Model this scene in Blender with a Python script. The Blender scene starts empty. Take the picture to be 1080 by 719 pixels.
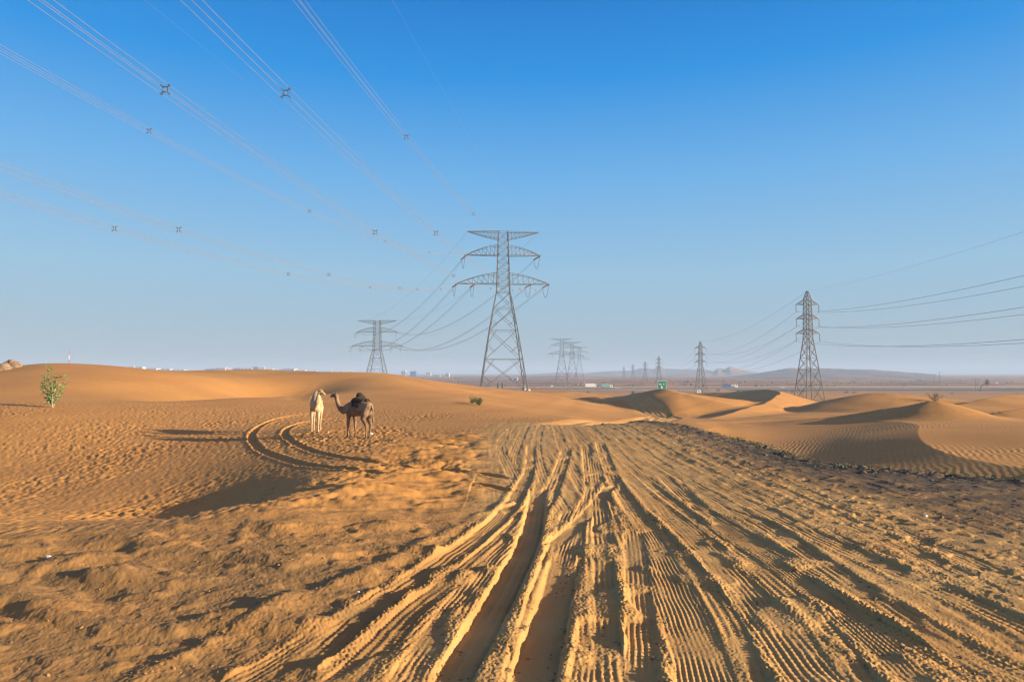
import bpy, math, random
import numpy as np
from mathutils import Vector, Matrix

QUAL = 1.0            # ground mesh density
C = bpy.context.scene.collection
R = math.radians
rnd = random.Random(7)
CAMZ = 2.8
F = 720.0
PITCH = R(2.66)
SUN_EL, SUN_AZ = 11.5, 106.0

# ------------------------------------------------------------------ pixel -> world direction
def ray(px, py):
    u = (px - 540) / F; v = (359.5 - py) / F
    return u, math.cos(PITCH) - v * math.sin(PITCH), math.sin(PITCH) + v * math.cos(PITCH)
def at(px, py, Y):
    dx, dy, dz = ray(px, py); s = Y / dy
    return (dx * s, Y, CAMZ + dz * s)
def flat(px, py, z=0.0):
    dx, dy, dz = ray(px, py); s = (z - CAMZ) / dz
    return (dx * s, dy * s)

# ------------------------------------------------------------------ tagging helpers
def tag(o, label=None, cat=None, group=None, kind=None):
    if label: o['label'] = label
    if cat: o['category'] = cat
    if group: o['group'] = group
    if kind: o['kind'] = kind
    return o
def empty(name, loc, rz=0):
    o = bpy.data.objects.new(name, None); C.objects.link(o)
    o.location = loc; o.rotation_euler = (0, 0, rz); return o
def copy_tree(o, parent=None):
    c = o.copy(); C.objects.link(c)
    if parent: c.parent = parent
    for ch in [x for x in list(bpy.data.objects) if x.parent == o]:
        copy_tree(ch, c)
    return c
def link_mesh(name, me, mat, parent=None, smooth=False):
    o = bpy.data.objects.new(name, me); C.objects.link(o)
    if mat: me.materials.append(mat)
    if parent: o.parent = parent
    if smooth:
        me.polygons.foreach_set('use_smooth', [True] * len(me.polygons))
    return o

class MB:
    def __init__(s): s.v = []; s.f = []
    def bar(s, p, q, w, w2=None):
        p = Vector(p); q = Vector(q); d = q - p
        if d.length < 1e-6: return
        d.normalize(); a = Vector((0, 0, 1)) if abs(d.z) < .9 else Vector((1, 0, 0))
        x = d.cross(a).normalized(); y = d.cross(x)
        n = len(s.v); w2 = w if w2 is None else w2
        for c, h in ((p, w / 2), (q, w2 / 2)):
            for sx, sy in ((-1, -1), (1, -1), (1, 1), (-1, 1)):
                s.v.append(tuple(c + x * sx * h + y * sy * h))
        s.f += [(n, n+1, n+5, n+4), (n+1, n+2, n+6, n+5), (n+2, n+3, n+7, n+6), (n+3, n, n+4, n+7), (n+3, n+2, n+1, n), (n+4, n+5, n+6, n+7)]
    def box(s, c, d, rz=0):
        n = len(s.v); cr, sr = math.cos(rz), math.sin(rz)
        for z in (-1, 1):
            for x, y in ((-1, -1), (1, -1), (1, 1), (-1, 1)):
                X, Y = x * d[0] / 2, y * d[1] / 2
                s.v.append((c[0] + X * cr - Y * sr, c[1] + X * sr + Y * cr, c[2] + z * d[2] / 2))
        s.f += [(n, n+1, n+5, n+4), (n+1, n+2, n+6, n+5), (n+2, n+3, n+7, n+6), (n+3, n, n+4, n+7), (n+3, n+2, n+1, n), (n+4, n+5, n+6, n+7)]
    def tube(s, pts, rad, k=6, caps=True):
        pts = [Vector(p) for p in pts]; n0 = len(s.v)
        rads = rad if isinstance(rad, (list, tuple)) else [rad] * len(pts)
        for i, p in enumerate(pts):
            d = (pts[min(i+1, len(pts)-1)] - pts[max(i-1, 0)]).normalized()
            a = Vector((0, 0, 1)) if abs(d.z) < .95 else Vector((1, 0, 0))
            x = d.cross(a).normalized(); y = d.cross(x)
            for j in range(k):
                t = 2 * math.pi * j / k
                s.v.append(tuple(p + x * math.cos(t) * rads[i] + y * math.sin(t) * rads[i]))
        for i in range(len(pts) - 1):
            for j in range(k):
                a = n0 + i * k + j; b = n0 + i * k + (j + 1) % k
                s.f.append((a, b, b + k, a + k))
        if caps:
            s.f.append(tuple(n0 + j for j in range(k))[::-1]); s.f.append(tuple(n0 + (len(pts)-1) * k + j for j in range(k)))
    def prism(s, prof, y0, y1):      # profile in xz, extruded along y
        n = len(s.v); m = len(prof)
        for y in (y0, y1):
            for x, z in prof: s.v.append((x, y, z))
        for i in range(m):
            j = (i + 1) % m; s.f.append((n + i, n + j, n + m + j, n + m + i))
        s.f.append(tuple(n + i for i in range(m))[::-1]); s.f.append(tuple(n + m + i for i in range(m)))
    def build(s, name, mat, parent=None, smooth=False):
        me = bpy.data.meshes.new(name); me.from_pydata(s.v, [], s.f); me.update()
        return link_mesh(name, me, mat, parent, smooth)

# ------------------------------------------------------------------ materials
def mat(name, col, rough=.7, metal=0.0, var=.0, scale=3.0, bump=0.0, col2=None):
    m = bpy.data.materials.new(name); m.use_nodes = True; nt = m.node_tree
    b = nt.nodes['Principled BSDF']; b.inputs['Roughness'].default_value = rough; b.inputs['Metallic'].default_value = metal
    tc = nt.nodes.new('ShaderNodeTexCoord'); n = nt.nodes.new('ShaderNodeTexNoise')
    n.inputs['Scale'].default_value = scale; n.inputs['Detail'].default_value = 5
    nt.links.new(tc.outputs['Object'], n.inputs['Vector'])
    mr = nt.nodes.new('ShaderNodeMix'); mr.data_type = 'RGBA'
    c2 = col2 if col2 else tuple(c * (1 - var) for c in col)
    mr.inputs['A'].default_value = (*col, 1); mr.inputs['B'].default_value = (*c2, 1)
    rmp = nt.nodes.new('ShaderNodeMapRange'); rmp.inputs[1].default_value = .4; rmp.inputs[2].default_value = .6
    nt.links.new(n.outputs[0], rmp.inputs[0]); nt.links.new(rmp.outputs[0], mr.inputs['Factor'])
    nt.links.new(mr.outputs['Result'], b.inputs['Base Color'])
    if bump:
        bp = nt.nodes.new('ShaderNodeBump'); bp.inputs['Strength'].default_value = .6; bp.inputs['Distance'].default_value = bump
        nt.links.new(n.outputs[0], bp.inputs['Height']); nt.links.new(bp.outputs[0], b.inputs['Normal'])
    return m
M = {
 'steel': mat('galvanised_steel', (.13, .15, .16), .6, .0, .3, 2),
 'steel_dark': mat('weathered_steel', (.075, .085, .10), .65, .0, .3, 2),
 'concrete': mat('concrete', (.50, .46, .40), .9, 0, .25, 4),
 'ceramic': mat('insulator_ceramic', (.20, .15, .12), .3, 0, .2, 6),
 'wire': mat('aluminium_wire', (.26, .265, .28), .5, .2, .2, 2),
 'spacer': mat('spacer_metal', (.10, .10, .11), .6, .2, .2, 9),
 'white_paint': mat('white_paint', (.74, .73, .70), .45, 0, .12, 2),
 'cream_paint': mat('cream_paint', (.62, .55, .45), .7, 0, .15, .3),
 'grey_paint': mat('grey_wall_paint', (.42, .43, .45), .7, 0, .15, .3),
 'pink_wall': mat('pink_wall_paint', (.50, .33, .29), .8, 0, .15, .3),
 'blue_paint': mat('blue_paint', (.03, .12, .32), .4, 0, .2, 2),
 'teal_paint': mat('teal_paint', (.18, .42, .38), .4, 0, .2, 2),
 'rail_paint': mat('rail_paint', (.42, .36, .32), .6, 0, .2, 1),
 'silver_paint': mat('silver_paint', (.45, .46, .47), .35, .3, .1, 2),
 'glass': mat('dark_glass', (.03, .04, .05), .12, 0, .1, 2),
 'rubber': mat('rubber', (.02, .02, .02), .85, 0, .2, 8),
 'sign_green': mat('sign_green', (.0, .20, .15), .5, 0, .12, 2),
 'sign_white': mat('sign_white', (.72, .75, .74), .5, 0, .05, 2),
 'dark_panel': mat('dark_panel', (.035, .04, .055), .6, 0, .2, 2),
 'red_paint': mat('red_paint', (.45, .06, .05), .5, 0, .2, 2),
 'stem': mat('plant_stem', (.30, .27, .17), .8, 0, .3, 8),
 'leaf': mat('plant_leaf', (.12, .24, .06), .55, 0, 0, 5, col2=(.20, .34, .12)),
 'bush': mat('bush_leaf', (.07, .12, .04), .6, 0, 0, 2, col2=(.14, .18, .07)),
 'bark': mat('tree_bark', (.09, .065, .045), .9, 0, .4, 6),
 'rock': mat('sandstone_rock', (.30, .20, .12), .9, 0, 0, 1.1, .15, col2=(.17, .12, .085)),
 'clod': mat('earth_clod', (.30, .175, .075), .95, 0, 0, 4, col2=(.20, .13, .065)),
 'clod_dark': mat('dark_rubble', (.15, .12, .085), .95, 0, 0, 4, col2=(.085, .075, .06)),
 'litter': mat('pale_litter', (.75, .74, .70), .6, 0, .15, 5),
 'asphalt': mat('road_asphalt', (.06, .06, .065), .85, 0, .25, .2),
 'road_line': mat('road_line_paint', (.75, .74, .70), .6, 0, .1, 1),
 'camel_white': mat('pale_camel_coat', (.50, .37, .23), .8, 0, 0, 4, .01, col2=(.36, .25, .14)),
 'camel_brown': mat('brown_camel_coat', (.25, .16, .095), .8, 0, 0, 3, .01, col2=(.13, .085, .055)),
 'hump_dark': mat('dark_hump_fleece', (.03, .022, .017), .95, 0, .3, 12, .02),
 'hair_tan': mat('tan_hair', (.26, .17, .10), .95, 0, .3, 14, .02),
 'hoof': mat('camel_foot', (.30, .22, .15), .9, 0, .2, 9),
 'eye': mat('camel_eye', (.01, .008, .006), .15, 0, 0, 3),
}

# ------------------------------------------------------------------ noise (vectorised gradient noise)
def _hash(ix, iy, seed):
    h = (ix.astype(np.int64) * 374761393 + iy.astype(np.int64) * 668265263 + seed * 1442695041) & 0xffffffff
    h = ((h ^ (h >> 13)) * 1274126177) & 0xffffffff
    return ((h ^ (h >> 16)) & 0xffff).astype(np.float32) * np.float32(2 * math.pi / 65536)
def gnoise(x, y, seed=0):
    ix = np.floor(x); iy = np.floor(y); fx = (x - ix).astype(np.float32); fy = (y - iy).astype(np.float32)
    ix = ix.astype(np.int64); iy = iy.astype(np.int64)
    ux = fx * fx * fx * (fx * (fx * 6 - 15) + 10); uy = fy * fy * fy * (fy * (fy * 6 - 15) + 10)
    def g(dx, dy):
        a = _hash(ix + dx, iy + dy, seed)
        return np.cos(a) * (fx - dx) + np.sin(a) * (fy - dy)
    a = g(0, 0); b = g(1, 0); c = g(0, 1); d = g(1, 1)
    return (a + (b - a) * ux + (c - a) * uy + (a - b - c + d) * ux * uy) * 1.5
def fbm(x, y, seed=0, octv=4, gain=.5):
    s = 0; a = 1.0
    for o in range(octv):
        s = s + a * gnoise(x * 2**o + 17.3 * o, y * 2**o - 9.1 * o, seed + o); a *= gain
    return s
def sst(a, b, x):
    t = np.clip((x - a) / (b - a), 0, 1); return t * t * (3 - 2 * t)

# ------------------------------------------------------------------ base relief: thin-plate surface through known ground points
GP = []   # (px, py, Y)
for p in [(0,440,36),(60,430,41),(0,412,52),(0,392,68),(50,384.5,74),(60,410,54),(120,386.5,80),(120,410,56),(120,437,40),(170,391,88),(180,412,58),
          (225,400,74),(262,424,52),(235,440,42),(250,391.5,135),(300,408,80),(330,392.6,128),(320,425,55),(395,393.2,112),(380,410,78),(430,399,104),(440,415,74),
          (480,408,108),(500,425,62),(545,412,150),(530,412.5,214),(600,414,190),
          (620,447,36.5),(560,446,37),(700,447,36.5),(600,440,52),(560,428,80),(590,420,120),
          (420,430,52),(345,440,43),(360,462,29.2),(450,445,38),(335,457,31),(430,480,23),
          (740,455,32.5),(800,471,25.8),(860,490,20.8),(950,499,19),(1080,510,17.2),
          (900,520,15.8),(1080,560,12),(700,480,23),(800,500,18.8),(1000,540,13.7),
          ]: GP.append(at(*p))
# flat near field
for X, Y in [(-9,12),(-9,7),(-4,4),(0,3),(4,4),(9,7),(0,8),(0,14),(5,10),(-5,10),(-3,1),(3,1),(12,12)]: GP.append((X, Y, 0.0))
# hidden or explicit ground (px, Y, z)
for px, Y, z in [(-100,22,-.8),(0,24,-.85),(100,22,-.9),(200,21,-.85),(0,17.5,-.8),(120,16.8,-.8),(225,17.8,-.78),(335,18,-.02),(420,18,0),(280,23,-.35),(120,13,-.02),(0,13,-.02),(240,13.6,0),(-150,15,-.3),(0,110,1.0),(60,120,.2),(120,130,-.5),(0,200,-3),(180,200,-3),(330,180,-1.5),(400,180,-2.5),(300,260,-6),(450,220,-4.5),
                 (640,60,-1.5),(640,100,-2.7),(650,150,-4.4),(690,85,-2.6),(740,60,-1.9),(700,145,-4.9),(745,120,-4.4),(735,92,-3.4),(600,180,-3.2),(780,48,-2.3),(830,41,-2.8),(880,35,-2.7),(960,26,-1.9),(1080,22,-1.3),
                 (900,46,-2.0),(1040,40,-1.2),(1080,34,-1.2),(850,56,-2.4),(830,80,-2.6),(900,90,-2.6),(1000,100,-2.8),(1070,60,-1.4),
                 (853,200,-5.9),(800,230,-6.5),(950,160,-5.0),(1080,160,-4.8),(700,220,-5.6),(740,300,-7.6),(560,300,-5.2),(620,300,-6.8)]:
    GP.append((ray(px, 393)[0] * Y / ray(px, 393)[1], Y, z))
for px in (-150, 100, 350, 600, 850, 1100, 1300):
    for Y in (420, 520, 900, 3000, 9000): GP.append(((px - 540) / F * Y, Y, -9.2 if Y > 430 else -8.8))
_s = {}
for g in GP: _s[(round(g[0], 2), round(g[1], 2))] = g
GP = np.array(list(_s.values()), dtype=np.float64)
def _pc(x, y):
    th = np.arctan2(x, y); r = np.hypot(x, y)
    th = np.clip(th, -R(44), R(44))
    return th * 2.2, np.log(np.maximum(r, .8))
ga, gb = _pc(GP[:, 0], GP[:, 1]); N = len(GP)
def _tps(d2): return d2 * np.log(d2 + 1e-9)
K = _tps((ga[:, None] - ga[None])**2 + (gb[:, None] - gb[None])**2) + np.eye(N) * 1.2e-3
P = np.stack([np.ones(N), ga, gb], 1)
# heights scaled by range so the fit is even in angle
scale = np.exp(gb) * .02 + .25
A = np.block([[K, P], [P.T, np.zeros((3, 3))]])
W = np.linalg.solve(A, np.concatenate([GP[:, 2] / scale, np.zeros(3)]))
def base_z(x, y):
    a, b = _pc(x, y); out = W[N] + W[N+1] * a + W[N+2] * b
    for i in range(N):
        d2 = (a - ga[i])**2 + (b - gb[i])**2
        out = out + W[i] * d2 * np.log(d2 + 1e-9)
    return out * (np.exp(b) * .02 + .25)

# ------------------------------------------------------------------ polyline distance
def densify(pts, n=6):
    P_ = [np.array(p, float) for p in pts]
    if len(P_) < 3: return P_
    Q = [2 * P_[0] - P_[1]] + P_ + [2 * P_[-1] - P_[-2]]; out = []
    for i in range(1, len(Q) - 2):
        for k in range(n):
            t = k / n; a, b, c, d = Q[i-1], Q[i], Q[i+1], Q[i+2]
            out.append(.5 * ((2*b) + (c-a)*t + (2*a-5*b+4*c-d)*t*t + (3*b-a-3*c+d)*t**3))
    out.append(P_[-1]); return out
def polydist(x, y, pts):      # signed distance (positive to the right of travel), arc length, extra coordinate
    best = np.full(x.shape, 1e9, np.float32); sd = np.zeros_like(best); sl = np.zeros_like(best); ez = np.zeros_like(best); pp = np.zeros_like(best)
    L = 0.0; wsum = np.full_like(best, 1e-30); wez = np.zeros_like(best)
    for i in range(len(pts) - 1):
        ax, ay = pts[i][0], pts[i][1]; bx, by = pts[i+1][0], pts[i+1][1]
        dx, dy = bx - ax, by - ay; l = math.hypot(dx, dy)
        if l < 1e-6: continue
        t = ((x - ax) * dx + (y - ay) * dy) / (l * l)
        lo = -.0 if i else -.0
        tc = np.clip(t, 0, 1)
        ex = x - ax - tc * dx; ey = y - ay - tc * dy
        d = np.hypot(ex, ey); m = d < best
        sg = np.where((x - ax) * dy - (y - ay) * dx > 0, 1, -1)
        best = np.where(m, d, best); sd = np.where(m, d * sg, sd);  sl = np.where(m, L + tc * l, sl)
        if len(pts[0]) > 2:
            wt = 1 / (d * .5 + .25)**5; wsum += wt; wez += wt * (pts[i][2] + tc * (pts[i+1][2] - pts[i][2]))
        L += l
    if len(pts[0]) > 2: ez = wez / wsum; return sd, sl, ez, L
    return sd, sl, ez, L

# dune ridges: crest points (px, py, Y); slopes on left/right of travel direction; softness
RIDGES = [
  # big dark-sided dune in the middle distance
  dict(c=[(745,413.5,215),(780,411.5,195),(806,411.2,172),(812,415,148),(800,423,122),(780,434,98),(762,441,84)], sl=.22, sr=.195, so=.3),
  dict(c=[(606,420,150),(640,417.5,142),(672,412.5,134),(692,410.3,128),(712,414,124)], sl=.10, sr=.195, so=.3),
  # crest with rippled face, right of the pad
  dict(c=[(880,447,66),(930,447.5,60),(965,451,52),(970,457,43),(985,466,36),(1020,479,30),(1070,492,26),(1140,505,23)], sl=.03, sr=.19, so=1.1),
  # big lit dune and arms
  dict(c=[(850,440,72),(900,432,70),(950,427,67),(993,422.5,64),(1030,431,66),(1080,443,68),(1150,452,70)], sl=.22, sr=.15, so=.3),
  dict(c=[(840,428,128),(880,420,122),(924,414.6,115),(965,419,112),(1000,422,112)], sl=.2, sr=.10, so=.25),
  dict(c=[(1000,426,100),(1040,420,104),(1075,416,110),(1120,415,120)], sl=.3, sr=.12, so=.15),
  dict(c=[(1030,436,84),(1060,431,82),(1100,426,84)], sl=.3, sr=.14, so=.15),
  # left dunes
  dict(c=[(185,392.4,96),(215,398,88),(235,405,78),(262,414,68),(285,424,58)], sl=.07, sr=.26, so=.15),
  dict(c=[(345,401,108),(335,407,90),(326,414,74),(318,424,60)], sl=.05, sr=.26, so=.35),
  dict(c=[(232,404,120),(300,398,118),(395,394,112),(440,402,100)], sl=.1, sr=.06, so=.4),
]
for r_ in RIDGES:
    c_ = densify([at(*p) for p in r_['c']], 5)
    def _ext(a, b):
        t = (b - a)[:2]; t = t / np.linalg.norm(t); D = .12 * b[1]
        return [np.array([*(b[:2] + t * D * f), b[2] - g_]) for f, g_ in ((1, 1.0 + .01 * b[1]), (2.2, 3.5 + .03 * b[1]), (4, 12.))]
    r_['c'] = _ext(c_[3], c_[0])[::-1] + c_ + _ext(c_[-4], c_[-1])

# low ridge across the left foreground; hollow beyond it lies in shade
LOWRIDGE = densify([flat(*q) for q in [(40,562),(120,554),(190,549),(262,541),(330,527),(400,512),(450,497)]], 5)

# ------------------------------------------------------------------ wheel tracks: pixel polylines on the level pad (z=0)
# kind: rib (long grooves), bar (cross bars), smooth, faint
TR = [
 # upper pad, faint
 ('faint', .34, .035, [(556,450),(546,470),(540,492),(556,520),(566,560)]),
 ('faint', .34, .03, [(572,448),(566,470),(572,500),(600,545)]),
 ('faint', .36, .03, [(585,448),(592,470),(607,500),(640,545)]),
 ('faint', .36, .03, [(598,448),(615,470),(640,505),(690,560)]),
 ('faint', .36, .03, [(612,448),(640,470),(684,505),(760,560),(800,590)]),
 ('faint', .38, .03, [(628,448),(668,472),(724,505),(820,560)]),
 ('faint', .36, .03, [(645,450),(700,476),(770,508),(880,565),(960,612)]),
 ('faint', .36, .025, [(664,450),(735,480),(820,515),(950,575),(1080,640)]),
 ('faint', .36, .025, [(690,455),(780,490),(900,540),(1080,615)]),
 ('faint', .36, .025, [(542,452),(528,470),(540,500),(552,530)]),
 # camel loop tracks
 ('loop', .32, .055, [(372,436),(330,437),(292,442),(267,453),(272,466),(310,481),(352,492),(420,503),(500,511),(552,520)]),
 ('loop', .32, .055, [(385,440),(352,441),(318,446),(300,455),(312,466),(350,479),(410,490),(480,497),(548,506)]),
 # right-hand field
 ('bar', .42, .05, [(760,520),(800,533),(860,563),(920,590),(980,616),(1080,660),(1160,700)]),
 ('bar', .42, .05, [(740,528),(800,548),(838,573),(892,610),(957,651),(1030,698),(1090,740)]),
 ('rib', .40, .04, [(720,530),(765,556),(830,600),(900,655),(975,718),(1010,750)]),
 ('bar', .40, .05, [(712,532),(745,560),(790,592),(846,642),(880,683),(908,722),(930,750)]),
 ('rib', .55, .05, [(690,528),(722,555),(766,600),(808,650),(845,698),(866,724),(890,760)]),
 ('bar', .36, .05, [(668,530),(700,566),(738,610),(768,660),(792,722),(802,760)]),
 ('rib', .55, .06, [(655,525),(676,556),(697,595),(717,640),(737,690),(748,724),(760,765)]),
 # left fan
 ('rib', .36, .06, [(556,500),(545,525),(517,556),(470,593),(395,643),(325,700),(270,745)]),
 ('bar', .34, .06, [(575,505),(556,540),(505,590),(440,642),(380,700),(330,750)]),
 ('rib', .34, .06, [(585,515),(556,556),(520,592),(480,642),(440,700),(415,745)]),
 ('rib', .30, .05, [(560,470),(558,495),(545,520),(527,547),(490,578)]),
 ('bar', .40, .10, [(567,512),(565,535),(560,562),(542,602),(514,652),(485,702),(462,745)]),
 ('rib', .30, .05, [(604,528),(596,552),(598,578)]),
 ('smooth', .46, .115, [(598,580),(590,612),(580,650),(566,700),(556,745)]),
 ('rib', .30, .05, [(622,520),(606,560),(592,600)]),
 ('smooth', .30, .08, [(650,500),(628,530),(603,556),(575,580)]),
 ('rib', .32, .072, [(630,515),(634,560),(638,620),(641,680),(643,722),(644,760)]),
 ('rib', .34, .078, [(664,545),(669,572),(672,610),(675,655),(677,722),(678,760)]),
 ('rib', .26, .05, [(622,640),(618,680),(612,722),(608,760)]),
]
_r = random.Random(31)
_more = []
for _i in range(22):
    t = _r.random(); x0 = 566 + 150 * t; xb = 250 + 900 * t + _r.uniform(-90, 90); bow = _r.uniform(-14, 14)
    y0_ = _r.uniform(452, 535); x0 = 600 + (x0 - 600) * (y0_ - 440) / 65
    pts_ = [(x0 + (xb - x0) * q**1.25 + bow * math.sin(q * 3.14), y0_ + (750 - y0_) * q) for q in (0, .12, .26, .42, .6, .8, 1)]
    if _r.random() < .5: pts_ = pts_[_r.choice((1, 2)):]
    _more.append((_r.choice(('rib', 'bar', 'rib')), _r.choice((.26, .30, .34)), .045, pts_))
TR = TR[:10] + _more + TR[10:]
# loose banks thrown up beside the ruts: (width, height, points)
BANKS = [
 (.09, .06, [(292,500),(280,512),(272,522),(268,532)]),
 (.09, .06, [(327,500),(329,508),(326,519)]),
 (.16, .15, [(556,522),(536,532),(506,545),(470,566),(436,582),(396,603),(352,620),(312,633),(262,660),(200,688),(150,712),(90,745)]),
 (.13, .05, [(545,555),(512,590),(480,640),(450,690),(425,740)]),
 (.15, .10, [(580,560),(572,590),(556,640),(535,680),(515,720),(500,750)]),
 (.14, .15, [(627,560),(612,590),(592,622)]),
 (.12, .12, [(622,640),(612,670),(598,700),(585,740)]),
 (.10, .10, [(655,560),(660,600),(660,650),(661,720),(661,760)]),
 (.10, .09, [(690,560),(694,600),(700,650),(706,700),(712,760)]),
 (.18, .10, [(700,540),(730,555),(790,572),(800,600),(840,625)]),
 (.22, .08, [(790,555),(850,585),(905,620),(960,665),(1010,710)]),
 (.25, .10, [(720,600),(790,628),(850,640),(905,652),(955,690),(1000,720)]),
 (.30, .07, [(880,560),(960,590),(1080,632)]),
]

def tread(kind, d, s, w, sd):
    if kind == 'rib':
        wob = .002 * np.sin(s * 5 + sd)
        z = .0068 * np.cos(2 * math.pi * (d + wob) / (.056 + .011 * (sd * 7 % 4)))
        return z + .005 * np.cos(2 * math.pi * s / .09 + 3 * np.sign(d))
    if kind == 'bar':
        z = .0075 * np.cos(2 * math.pi * (s + .25 * np.abs(d)) / (.07 + .012 * (sd * 5 % 3))) * (np.abs(d) > w * .12)
        return z + .006 * np.cos(2 * math.pi * d / .11)
    if kind == 'faint':
        return .003 * np.cos(2 * math.pi * d / .09)
    return 0 * d

FLOW = densify([flat(*q) for q in [(575,447),(585,470),(612,500),(648,545),(690,600),(725,660),(752,724),(775,800)]], 6)
def height(x, y, base0=None):
    """world height and surface masks for every x, y (float arrays)"""
    x = x.astype(np.float32); y = y.astype(np.float32)
    r = np.hypot(x, y); th = np.abs(np.arctan2(x, y))
    z = (base_z(x, y) if base0 is None else base0).astype(np.float32)
    k = sst(R(46), R(95), th); z = z * (1 - k) + k * (-.3 - 6 * sst(60, 400, r)); z0 = z.copy()
    far = sst(260, 480, r)
    # ridges (smooth maximum)
    warpx = x + .03 * r * gnoise(x / (.12 * r + 4), y / (.12 * r + 4), 91)
    warpy = y + .03 * r * gnoise(x / (.12 * r + 4), y / (.12 * r + 4), 92)
    for q in RIDGES:
        pts = q['c']; P0 = np.array(pts)
        ext = 75
        m = (x > P0[:, 0].min() - ext - 20) & (x < P0[:, 0].max() + ext + 20) & (y > P0[:, 1].min() - ext - 20) & (y < P0[:, 1].max() + ext + 20)
        if not m.any(): continue
        near = P0[:, 1].max() < 20
        wx, wy = (x[m], y[m]) if near else (warpx[m], warpy[m])
        if near:
            wx = wx + .12 * gnoise(x[m] * 1.3, y[m] * 1.3, 95); wy = wy + .15 * gnoise(x[m] * 1.3, y[m] * 1.3, 96)
        d, s, ez, L = polydist(wx, wy, pts)
        endf = 1
        sl = np.where(d > 0, q['sr'], q['sl'])
        # rising crests left in travel direction: sr is the face on the right of travel
        rz = ez - sl * np.abs(d) * (1 + .02 * np.abs(d)) - (1 - endf) * (.25 if near else 1.2)
        b = z[m]; kk = q['so'] * 2.6
        h = np.clip(.5 + .5 * (rz - b) / kk, 0, 1)
        z[m] = b * (1 - h) + rz * h + kk * h * (1 - h) * .5
    # large-scale irregularity
    z += .35 * sst(40, 120, r) * (1 - far) * fbm(x / 22, y / 22, 5, 3)
    z += far * 1.6 * fbm(x / 130, y / 60, 9, 4) * (1 - sst(2500, 5000, r)) * sst(560, 800, r)
    # hollows between the left dunes
    for cx_, cy_, A_, rx_, ry_ in ((*at(281, 414, 78)[:2], 1.7, 6.5, 14), (*at(226, 420, 62)[:2], 1.0, 3.2, 9), (*at(140, 415, 58)[:2], .35, 4, 8)):
        xx_ = x - cx_ - .12 * (y - cy_); z -= A_ * np.exp(-(xx_ / rx_)**2 - ((y - cy_) / ry_)**2)
    # the compacted pad
    ex, ey = flat(560, 446); 
    pad_edge = densify([flat(540,447), flat(620,446.5), flat(700,448), flat(760,462), flat(810,474), flat(862,489), flat(950,500), flat(1080,511), flat(1250,520)], 4)
    pd, ps, _, _ = polydist(x, y, pad_edge)
    # inside = nearer than the edge (right of travel)
    left_lim = sst(-1.6, .3, x + .02 * y + .4 * gnoise(x * .7, y * .7, 3) - (-.1) * 0 + np.maximum(0, (9 - y)) * .28)
    pad = sst(-.3, .3, pd) * left_lim * (y > 0)
    # outer flank beyond the pad
    out = sst(0, 2.5, -pd) * (1 - sst(2.5, 9, -pd)) * (pd < 0)
    rub = np.exp(-((pd - .9) / 1.8)**2) * sst(3, 7, x + .0 * y) * (r < 50)
    z += np.exp(-((pd - .15) / .75)**2) * sst(3, 7, x) * (r < 50) * (.06 + .10 * np.abs(gnoise(x * 1.5, y * 1.5, 31)) + .05 * gnoise(x * 4, y * 4, 32))
    # hollow behind the low ridge at the left
    hx, hy = flat(262, 522); ca, sa = math.cos(R(35)), math.sin(R(35)); a_ = (x - hx) * ca + (y - hy) * sa; b_ = -(x - hx) * sa + (y - hy) * ca
    holl = np.exp(-(a_ / 3.6)**2 - (b_ / 1.9)**2); pass
    m = (x < -1) & (x > -16) & (y > 8) & (y < 24)
    if m.any():
        d, s_, _, L_ = polydist(x[m] + .15 * gnoise(x[m] * .9, y[m] * .9, 95), y[m] + .2 * gnoise(x[m] * .8, y[m] * .8, 96), LOWRIDGE)
        z[m] += .16 * sst(0, 3.5, s_) * sst(0, 2.5, L_ - s_) * np.where(d > 0, np.exp(-(d / 1.7)**2), np.exp(-(d / .55)**2))
    # worn track winding off between the dunes
    rp = densify([at(*q)[:2] for q in [(600,450,34),(632,446,40),(655,438,52),(678,433,68),(702,430.5,88),(694,427,108),(655,420.5,135),(615,416,165)]], 5)
    rd, rs, _, rL = polydist(x, y, rp)
    road = (1 - sst(1.6, 2.6, np.abs(rd))) * sst(0, 5, rs) * sst(0, 20, rL - rs)
    z += -.12 * road
    z -= .05 * road * np.abs(np.cos(rd * 1.9))
    # texture of the open sand, by zone
    basin = (1 - pad) * sst(11.5, 13.5, y - .25 * (x + 6)) * (1 - sst(44, 62, r)) * (x < 3)
    basin = basin * (1 - rub)
    fp = gnoise(x * 2.1 + .4 * gnoise(x, y, 12), y * 1.5, 11); fp2 = gnoise(x * 4.3, y * 2.9, 13)
    bz = .055 * fp + .04 * fp2
    z += basin * (1 - .8 * holl) * (.45 + .75 * sst(-.4, .5, gnoise(x * .22, y * .15, 19))) * (1 - .6 * sst(-6.5, -2.5, x)) * (.18 * bz + .034 * gnoise(x * 5.5, y * 3.6, 16) * (1 + gnoise(x * .8, y * .8, 17)) + .018 * gnoise(x * 9.5, y * 7, 14))
    # churned prints right of the basin
    ch = basin * sst(-6.5, -2.5, x) * (1 - sst(26, 34, y))
    z += ch * (.14 * fbm(x * .75 + .5 * gnoise(x * .5, y * .5, 20), y * 1.15, 21, 3))
    # left foreground hummocks
    lf = (1 - pad) * (1 - sst(11, 13.5, y - .25 * (x + 6))) * (x < 3) * (y > -6)
    hm = gnoise(x * .9 + y * .25, y * 1.6, 41); hm2 = gnoise(x * 2.6 + y * .8, y * 3.6, 42)
    z += lf * (.105 * hm * sst(-.2, .4, gnoise(x * .4, y * .5, 43)) + .06 * np.maximum(hm2 - .12, 0) + .07 * sst(.1, .5, gnoise(x * .6 + y * .35, y * 1.1, 46)) + .007 * fbm(x * 7, y * 7, 44, 2) + .0035 * gnoise(x * 22, y * 22, 48))
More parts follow.
